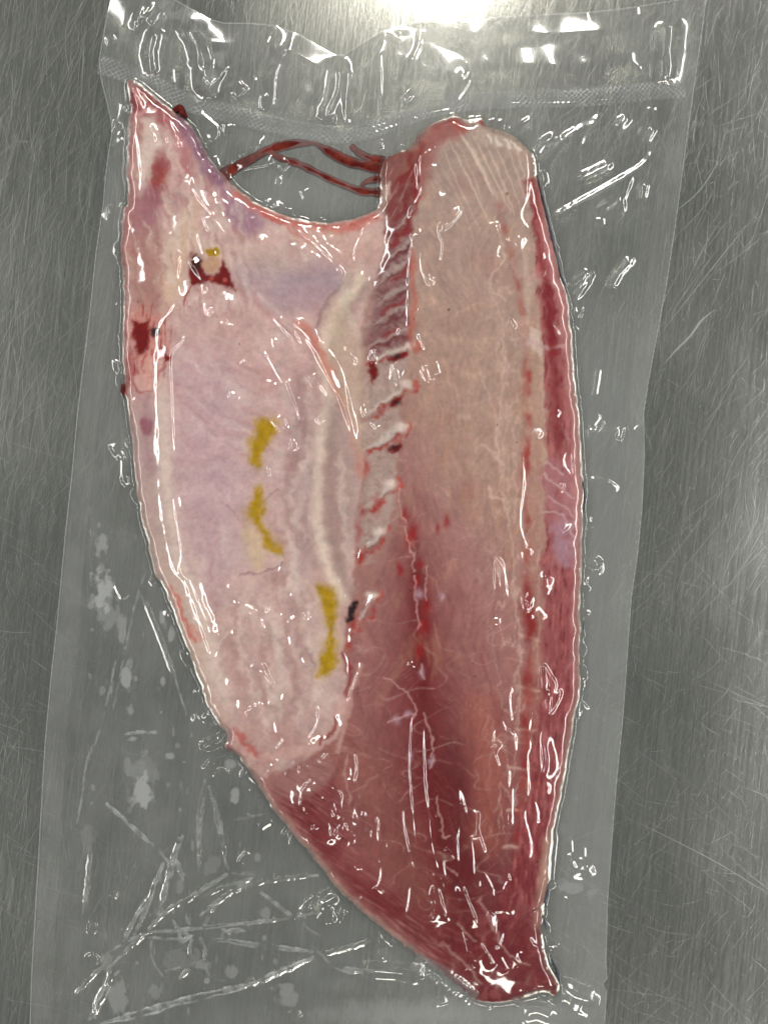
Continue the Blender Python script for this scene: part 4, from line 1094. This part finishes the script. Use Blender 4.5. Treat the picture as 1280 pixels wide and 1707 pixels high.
A(750, 1100, q, ([(260, 140), (262, 265)],), ([(330, 145), (310, 200), (325, 360)],), ([(250, 340), (225, 390), (215, 470), (255, 430)],), ([(260, 300), (300, 390), (320, 370)],), ([(340, 400), (345, 490)], 2.6),
  ([(490, 370), (475, 420), (485, 610), (520, 550), (500, 370)],), ([(495, 40), (505, 160), (540, 165), (555, 120), (495, 40)],), ([(510, 180), (535, 275), (585, 170), (510, 180)],), ([(435, 240), (415, 370), (420, 460), (405, 520), (410, 690), (390, 760)],),
  ([(310, 560), (295, 930)],), ([(325, 660), (325, 900)],), ([(140, 800), (140, 960)], 2.8), ([(135, 900), (185, 1040)],), ([(150, 1090), (225, 1230), (160, 1160), (150, 1230)], 2.8), ([(270, 1240), (290, 1180), (325, 1160)],),
  ([(505, 650), (520, 680), (510, 715)],), ([(640, 1060), (660, 1110), (700, 1125), (770, 1105)], 5), ([(640, 950), (645, 1040)], 3), ([(710, 990), (712, 1060)], 3), ([(400, 760), (390, 830), (405, 900), (425, 1000), (410, 1075)],), ([(440, 740), (460, 820), (455, 880)],),
  ([(655, 290), (720, 230)], 3), ([(260, 430), (235, 500), (262, 580)],), ([(550, 1180), (580, 1220), (640, 1270)], 5, .4), ([(545, 900), (510, 1180)],))
k4 = 500 / 1280
A(600, 1307, k4, ([(320, 430), (345, 510), (375, 590)],), ([(320, 430), (315, 570), (280, 575), (220, 580)], 2.8), ([(385, 430), (430, 620), (470, 780), (485, 760), (470, 690), (400, 450)],), ([(425, 420), (500, 610)],),
  ([(560, 545), (550, 570), (580, 690), (620, 590)],), ([(560, 545), (610, 538), (655, 555)], 2.8), ([(500, 670), (575, 780)], 3), ([(700, 660), (735, 690), (715, 650)], 2.8), ([(640, 770), (680, 710), (740, 740)], 2.8), ([(695, 890), (760, 880)], 3),
  ([(225, 420), (200, 590)],), ([(590, 730), (630, 800)],), ([(660, 740), (680, 770)], 3), ([(260, 780), (262, 830)], 3), ([(355, 910), (365, 940)], 4), ([(455, 790), (465, 805)], 3), ([(1020, 930), (900, 955)], 6), ([(930, 960), (980, 985)], 6),
  ([(800, 690), (850, 680)], 3), ([(760, 500), (750, 610)],), ([(100, 640), (95, 760)], 6, .3), ([(0, 790), (180, 805), (260, 830)], 7, .35), ([(870, 870), (1000, 890)], 3), ([(700, 980), (760, 970), (830, 1000)], 8, .3), ([(690, 1020), (720, 985)], 5))
k5 = 500 / 1280
A(30, 1307, k5, ([(1030, 190), (1085, 155)], 5, .7), ([(940, 340), (980, 285)], 4), ([(1230, 540), (1280, 480)], 6, .7), ([(1235, 545), (1280, 560)], 5, .7), ([(290, 745), (320, 730), (350, 760)], 4, .6), ([(405, 490), (425, 460)], 4), ([(300, 600), (340, 608)], 3, .6),
  ([(1330, 520), (1345, 590)], 5), ([(1370, 540), (1400, 560)], 4), ([(1195, 970), (1198, 990)], 4))
A(30, 1100, q, ([(940, 290), (990, 345), (1100, 365)], 3), ([(1000, 280), (1040, 330), (1085, 365)], 3), ([(975, 470), (1040, 455), (1090, 435)], 5), ([(1005, 540), (1070, 590)], 4), ([(1210, 580), (1280, 670)],), ([(1110, 580), (1105, 600)], 4))
for it in R:
    pts, *rest = it
    w = rest[0] if rest else 2.8
    if len(rest) > 1 and rest[1] < 0.36:
        ridge(pts, w, rest[1])          # soft wrinkle
    else:
        ridge(pts, min(w, 2.8 + 0.35 * (w - 2.8)), None, True, 1, 0.14, len(rest) > 3)
# broad creases radiating from the fillet's corners
for pts, w, s in [([(205, 345), (185, 352), (172, 362)], 5, .45), ([(214, 740), (196, 745), (186, 752)], 6, .4), ([(216, 800), (205, 806)], 5, .4), ([(968, 930), (1000, 945)], 5, .5), ([(944, 488), (965, 470), (988, 452)], 6, .45),
                  ([(890, 260), (905, 240), (930, 225)], 5, .4), ([(377, 1235), (350, 1240), (335, 1248)], 5, .5), ([(560, 1490), (545, 1500), (500, 1520)], 7, .5), ([(300, 42), (324, 69), (338, 120), (345, 170)], 9, .5), ([(262, 45), (252, 90), (257, 128)], 9, .5),
                  ([(460, 42), (430, 80), (360, 130), (345, 160)], 12, .4), ([(565, 92), (560, 150), (540, 200)], 12, .45), ([(1116, 20), (1112, 90), (1105, 140)], 14, .35), ([(640, 50), (620, 100), (600, 190)], 14, .25), ([(930, 1640), (960, 1660), (1000, 1668)], 8, .4)]:
    ridge(pts, w, s)


# trapped air and juice, and painted lamp glare: milky channels and blots between films
def channel(pts, w, op, hollow=False, lift=0.22):
    p = spline(pts, 4) if len(pts) > 2 else np.asarray(pts, float)
    sl = local(X, Y, p, w * 2 + 10)
    d, t = dist_poly(X[sl] + 2.2 * mwn1[sl], Y[sl] + 2.2 * mwn2[sl], p, True)
    ww = w * (0.55 + 0.45 * np.sin(np.clip(t, 0.03, 0.97) * math.pi)) * (1 + 0.7 * fbm(X[sl] / 40, Y[sl] / 40, 227, 2))
    mm = sstep(ww + 1.3, ww - 1.3, d) * op * 1.7 * (0.5 + 0.5 * np.clip(d / (ww + 0.1), 0, 1) ** 2) * (0.75 + 0.9 * mwn2[sl])
    mm = mm * sstep(-0.45, 0.05, fbm(X[sl] / 30, Y[sl] / 30, 247, 2) + 0.05)
    if hollow:
        mm = mm * (1 - 0.85 * sstep(ww * 0.5 + 1, ww * 0.5 - 1, d) * sstep(0.0, 0.2, fbm(X[sl] / 55, Y[sl] / 55, 229, 2)))
    milk[sl] = np.maximum(milk[sl], mm)
    F[sl] += lift * w * 0.5 * np.exp(-0.5 * (d / (0.8 * w + 1)) ** 2)


def blot(cx, cy, rx, ry, op, soft=0.3):
    sl = (slice(*np.searchsorted(fy, [cy - 2 * ry - 8, cy + 2 * ry + 8])), slice(*np.searchsorted(fx, [cx - 2 * rx - 8, cx + 2 * rx + 8])))
    soft = soft if rx < 45 else 0.9
    r = np.hypot((X[sl] - cx) / rx, (Y[sl] - cy) / ry) + (1.0 if rx < 45 else 0.35) * (0.5 * mwn1[sl] + 1.1 * fbm(X[sl] / 26, Y[sl] / 44, 231, 3))
    milk[sl] = np.maximum(milk[sl], op * 0.85 * sstep(1 + soft, 1 - soft, r + 0.25 * fbm(X[sl] / 9, Y[sl] / 15, 233, 2)))


c = lambda pts: Zm(30, 1307, k5, pts)
for pts, w, op, ho in [([(380, 85), (520, 210), (640, 330)], 4, .34, 0), ([(690, 230), (650, 340), (600, 560)], 4, .3, 0), ([(620, 340), (560, 480), (500, 570), (450, 670)], 6, .3, 0), ([(570, 480), (500, 640)], 4, .28, 0),
                       ([(890, 385), (750, 480), (640, 540), (540, 640), (390, 780)], 4.5, .3, 0), ([(390, 780), (380, 880), (310, 1000)], 7, .32, 1), ([(380, 720), (540, 640), (680, 625), (860, 605), (1100, 580), (1280, 550)], 3.2, .3, 1),
                       ([(780, 660), (900, 670), (1040, 690), (1260, 715)], 5, .32, 1), ([(360, 1020), (500, 985), (680, 930), (920, 875), (1010, 850)], 8, .36, 1), ([(1000, 850), (1120, 805), (1260, 740)], 6, .42, 0), ([(230, 910), (370, 770)], 4.5, .25, 0),
                       ([(890, 465), (1010, 430), (1130, 405), (1280, 390)], 3.4, .3, 1), ([(1000, 400), (900, 470), (780, 560)], 3.4, .3, 0), ([(780, 480), (900, 435), (1000, 400)], 3.4, .24, 0), ([(1000, 430), (1150, 550), (1290, 650)], 4, .26, 0), ([(820, 10), (890, 350)], 2.6, .3, 1),
                       ([(790, 60), (775, 200), (770, 370)], 2.6, .3, 0), ([(310, 270), (280, 550)], 2.8, .28, 0), ([(740, 650), (735, 720), (745, 740)], 3, .3, 1), ([(740, 650), (690, 620), (660, 580)], 3, .28, 0), ([(740, 650), (700, 670), (690, 640)], 4, .34, 1),
                       ([(630, 800), (790, 750)], 2, .3, 0), ([(570, 670), (580, 760), (640, 850)], 2, .24, 0), ([(690, 830), (730, 790)], 3, .26, 1), ([(800, 740), (815, 820)], 2, .24, 0), ([(780, 660), (800, 700), (795, 750)], 3, .28, 0), ([(680, 330), (705, 410)], 3.5, .28, 0),
                       ([(920, 380), (1030, 385)], 3, .3, 1), ([(870, 620), (910, 640)], 3, .3, 1), ([(900, 625), (970, 625)], 3.5, .28, 0), ([(800, 600), (830, 520)], 4, .26, 0), ([(720, 560), (735, 600)], 3, .24, 0), ([(930, 150), (1040, 130)], 2.2, .26, 0), ([(820, 830), (950, 850)], 2, .1, 0),
                       ([(330, 1000), (345, 900), (430, 800)], 3.5, .28, 0), ([(560, 655), (690, 662)], 2.6, .25, 0), ([(1280, 715), (1380, 790), (1560, 800)], 5, .24, 0), ([(1290, 730), (1420, 700), (1500, 670)], 2, .24, 0)]:
    channel(c(pts), w * 0.85, op, bool(ho))
    ridge(c(pts), 2.2, 0.235, warp=0.5)
c2 = lambda pts: Zm(30, 1100, q, pts)
for pts, w, op in [([(525, 0), (440, 370), (370, 540), (340, 760), (315, 870)], 2.0, .26), ([(810, 0), (850, 130), (900, 290)], 1.6, .32), ([(520, 405), (640, 385), (755, 388)], 2.6, .45), ([(600, 0), (590, 60)], 5, .2),
                   ([(1000, 640), (960, 800), (960, 1120)], 2, .26), ([(1020, 680), (1080, 860), (1110, 1090)], 2, .24), ([(880, 940), (830, 1080), (780, 1280)], 4, .28)]:
    channel(c2(pts), w, op, lift=0.2)
for pts, w, op in [([(250, 940), (225, 1010), (190, 1180)], 1.8, .24), ([(236, 992), (262, 1058), (300, 1150)], 1.8, .3), ([(1070, 276), (1011, 312), (916, 364)], 3.2, .25), ([(1001, 190), (949, 223), (900, 262)], 3, .22), ([(1030, 195), (1040, 205)], 5, .25), ([(1020, 272), (965, 300)], 3.4, .22),
                   ([(1055, 235), (1068, 212)], 3, .2), ([(1065, 300), (1062, 330)], 3, .2), ([(985, 455), (960, 485)], 3.5, .28), ([(1052, 430), (1030, 460), (1015, 480)], 3.5, .2), ([(985, 718), (1030, 714)], 4, .25), ([(996, 345), (1020, 325)], 4, .24)]:
    channel(pts, w, op, lift=0.2)
for b in [(172, 985, 16, 34, .42), (168, 905, 12, 18, .28), (176, 1000, 20, 44, .2), (206, 1050, 7, 22, .25), (212, 1130, 9, 22, .34), (219, 1185, 7, 10, .25), (238, 1320, 16, 28, .4), (226, 1280, 20, 20, .2), (238, 1290, 24, 44, .16),
          (270, 1030, 5, 10, .3), (284, 1060, 6, 12, .3), (272, 1136, 4, 14, .28), (391, 1320, 7, 14, .3), (385, 1275, 10, 8, .25), (283, 1260, 7, 5, .3), (222, 1232, 8, 4, .3), (145, 1390, 10, 26, .12), (350, 1440, 14, 20, .14), (300, 1600, 30, 20, .12), (480, 1660, 16, 20, .22),
          (440, 1520, 12, 10, .2), (180, 1600, 14, 14, .2), (300, 1480, 6, 12, .18), (338, 1610, 12, 8, .2), (390, 1620, 14, 10, .2), (200, 1660, 20, 28, .22), (260, 1655, 14, 10, .18), (430, 1430, 5, 7, .2),
          (960, 1330, 8, 8, .25), (936, 1380, 7, 12, .22), (950, 1480, 24, 7, .28), (990, 1488, 14, 5, .24), (935, 1470, 10, 6, .2), (980, 1150, 4, 6, .2), (1010, 620, 8, 12, .1), (1015, 580, 6, 10, .1),
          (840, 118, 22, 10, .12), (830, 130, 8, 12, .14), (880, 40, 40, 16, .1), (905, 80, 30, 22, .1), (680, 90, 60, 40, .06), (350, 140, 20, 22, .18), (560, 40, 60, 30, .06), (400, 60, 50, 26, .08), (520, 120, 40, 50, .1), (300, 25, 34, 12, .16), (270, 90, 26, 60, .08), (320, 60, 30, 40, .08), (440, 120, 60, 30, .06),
          (960, 100, 60, 60, .03), (1110, 60, 18, 50, .10), (700, 1690, 180, 24, .22), (900, 1692, 110, 26, .2), (560, 1640, 60, 20, .1), (640, 1600, 24, 16, .12), (760, 1640, 30, 16, .12), (500, 325, 110, 42, .16), (470, 230, 120, 26, .12), (720, 110, 160, 70, .10), (860, 100, 200, 60, .07)]:  # wide blots at flap centre and bottom edge are painted lamp glare
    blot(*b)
rs = np.random.default_rng(5)
for _ in range(120):       # small stray bubbles
    bx, by = rs.uniform(150, 460), rs.uniform(840, 1690)
    blot(bx, by, rs.uniform(1.5, 4), rs.uniform(2, 9), rs.uniform(.08, .26), .35)
for _ in range(60):
    bx, by = rs.uniform(905, 1010), rs.uniform(900, 1680)
    blot(bx, by, rs.uniform(1.5, 4), rs.uniform(2, 7), rs.uniform(.06, .2), .35)
milk *= sstep(4, -6, FD)
milk = np.maximum(milk, np.clip(0.050 + 0.07 * fbm(X / 70, Y / 110, 241, 4), 0.012, 1) * sstep(2, -8, FD))
milk = np.maximum(milk, 0.30 * sstep(2.4, 0.6, DB))
milk = np.maximum(milk, 0.16 * sstep(0.1, 0.5, fbm(X / 50, Y / 40, 243, 4)) * above)  # flap haze: cloudy film, with lamp glow put into its colour
# moisture: right margin of the bag is a little cloudier
milk = np.maximum(milk, 0.13 * sstep(840, 960, X) * sstep(300, 700, Y) * sstep(2, -6, FD))
# edges of the bag go down to the table
ef = np.clip(DB / 30, 0, 1)
FZm = F * S
low = 0.0009
FZm = np.where(FD < -25, low + (FZm - low) * (0.25 + 0.75 * ef), FZm)
FZm = np.maximum(FZm, 0.00075)
FZm = np.maximum(FZm, FZ + 0.0009)
gy, gx = np.gradient(DB, FS)
g = np.hypot(gx, gy) + 1e-6
outm = DB < 0
PX = np.where(outm, X - gx / g * DB / g, X); PY = np.where(outm, Y - gy / g * DB / g, Y)
vx, vy, vz = world_xyz(PX, PY, FZm)
V = np.stack([vx, vy, vz], -1).reshape(-1, 3)
nyy, nxx = X.shape
idx = np.arange(nyy * nxx).reshape(nyy, nxx)
quads = np.stack([idx[1:, :-1], idx[1:, 1:], idx[:-1, 1:], idx[:-1, :-1]], -1).reshape(-1, 4)
ins = (DB > 0).ravel(); near = (DB > -1.6 * FS).ravel()
quads = quads[(ins[quads].sum(1) >= 2) & near[quads].all(1)]
u, inv = np.unique(quads, return_inverse=True)
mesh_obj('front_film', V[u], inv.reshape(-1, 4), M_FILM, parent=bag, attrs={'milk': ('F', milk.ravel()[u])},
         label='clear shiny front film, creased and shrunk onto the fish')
# back film: a flat sheet under everything
bvx = np.array([world_xyz(a, b, 0.00035) for a, b in BAG + 0.0])
me = bpy.data.meshes.new('back_film'); me.from_pydata([tuple(v) for v in bvx], [], [tuple(range(len(bvx)))[::-1]])
me.materials.append(M_BACK); link(bpy.data.objects.new('back_film', me), bag)


def film_z(px, py):
    i = np.clip(((py - fy[0]) / FS), 0, nyy - 1.001); j = np.clip(((px - fx[0]) / FS), 0, nxx - 1.001)
    a = i.astype(int); b = j.astype(int); fi = i - a; fj = j - b
    return (FZm[a, b] * (1 - fi) * (1 - fj) + FZm[a + 1, b] * fi * (1 - fj) + FZm[a, b + 1] * (1 - fi) * fj + FZm[a + 1, b + 1] * fi * fj)


def strip(name, line, half, lattice, mat, du=1.3, zoff=0.0002, per=8.6, **props):
    p = spline(line, 8) if len(line) < 40 else np.asarray(line)
    L = np.concatenate([[0], np.cumsum(np.linalg.norm(np.diff(p, axis=0), axis=1))])
    us = np.arange(0, L[-1], du)
    cx = np.interp(us, L, p[:, 0]); cy = np.interp(us, L, p[:, 1])
    t = np.stack([np.gradient(cx), np.gradient(cy)], 1); t /= np.linalg.norm(t, axis=1)[:, None]
    vs_ = np.arange(-half, half + 0.01, du)
    U, W = np.meshgrid(us, vs_)
    PXs = cx[None] - t[:, 1][None] * W; PYs = cy[None] + t[:, 0][None] * W
    z = film_z(PXs, PYs) + zoff
    if lattice:
        ph = U + 1.1 * fbm(U / 30, W / 30, 301, 2) * 6
        a = np.sin(math.pi * (ph + W) / per); b = np.sin(math.pi * (ph - W) / per)
        amp = lattice * (0.55 + 0.9 * np.clip(fbm(U / 60, W / 40, 305, 2) + 0.35, 0, 1)) * sstep(half, half - 4, np.abs(W))
        z = z + S * amp * (a * b + 1)
        mk = (0.05 + 0.30 * sstep(0.45, 0.1, np.minimum(np.abs(a), np.abs(b)))) * sstep(half, half - 4, np.abs(W)) * (0.7 + 0.8 * fbm(U / 50, W / 30, 307, 2))
    else:
        mk = np.zeros(U.shape)
    vx, vy, vz = world_xyz(PXs, PYs, z)
    Vs = np.stack([vx, vy, vz], -1).reshape(-1, 3)
    nv, nu = U.shape
    ii = np.arange(nv * nu).reshape(nv, nu)
    qd = np.stack([ii[1:, :-1], ii[1:, 1:], ii[:-1, 1:], ii[:-1, :-1]], -1).reshape(-1, 4)
    return mesh_obj(name, Vs, qd, mat, parent=bag, attrs={'milk': ('F', np.clip(mk, 0, 1).ravel())}, **props)


strip('heat_seal', SEAL, 17, 0.26, M_SEAL, label='embossed criss-cross heat seal across the top')
strip('bottom_seal', [(690, 1602), (730, 1622), (765, 1645), (790, 1668)], 16, 0.5, M_SEAL, per=8)
R_EDGE = [(1152, 20), (1138, 150), (1123, 260), (1107, 380), (1092, 480), (1077, 560), (1063, 635), (1055, 690), (1056, 760), (1052, 850), (1044, 930), (1034, 1000), (1027, 1100), (1020, 1200), (1010, 1300), (1002, 1400), (995, 1500), (992, 1600), (990, 1700)]
L_EDGE = [(190, 60), (184, 100), (190, 140), (204, 215), (194, 300), (180, 420), (169, 520), (154, 640), (147, 700), (139, 790), (127, 900), (114, 1040), (104, 1130), (94, 1240), (86, 1380), (79, 1500), (72, 1620), (69, 1700)]
strip('side_seal', R_EDGE, 17, 0, M_EDGE, du=4, zoff=0.00025, label='welded right side margin of the bag')
strip('side_seal', L_EDGE, 17, 0, M_EDGE, du=4, zoff=0.00025, label='welded left side margin of the bag')
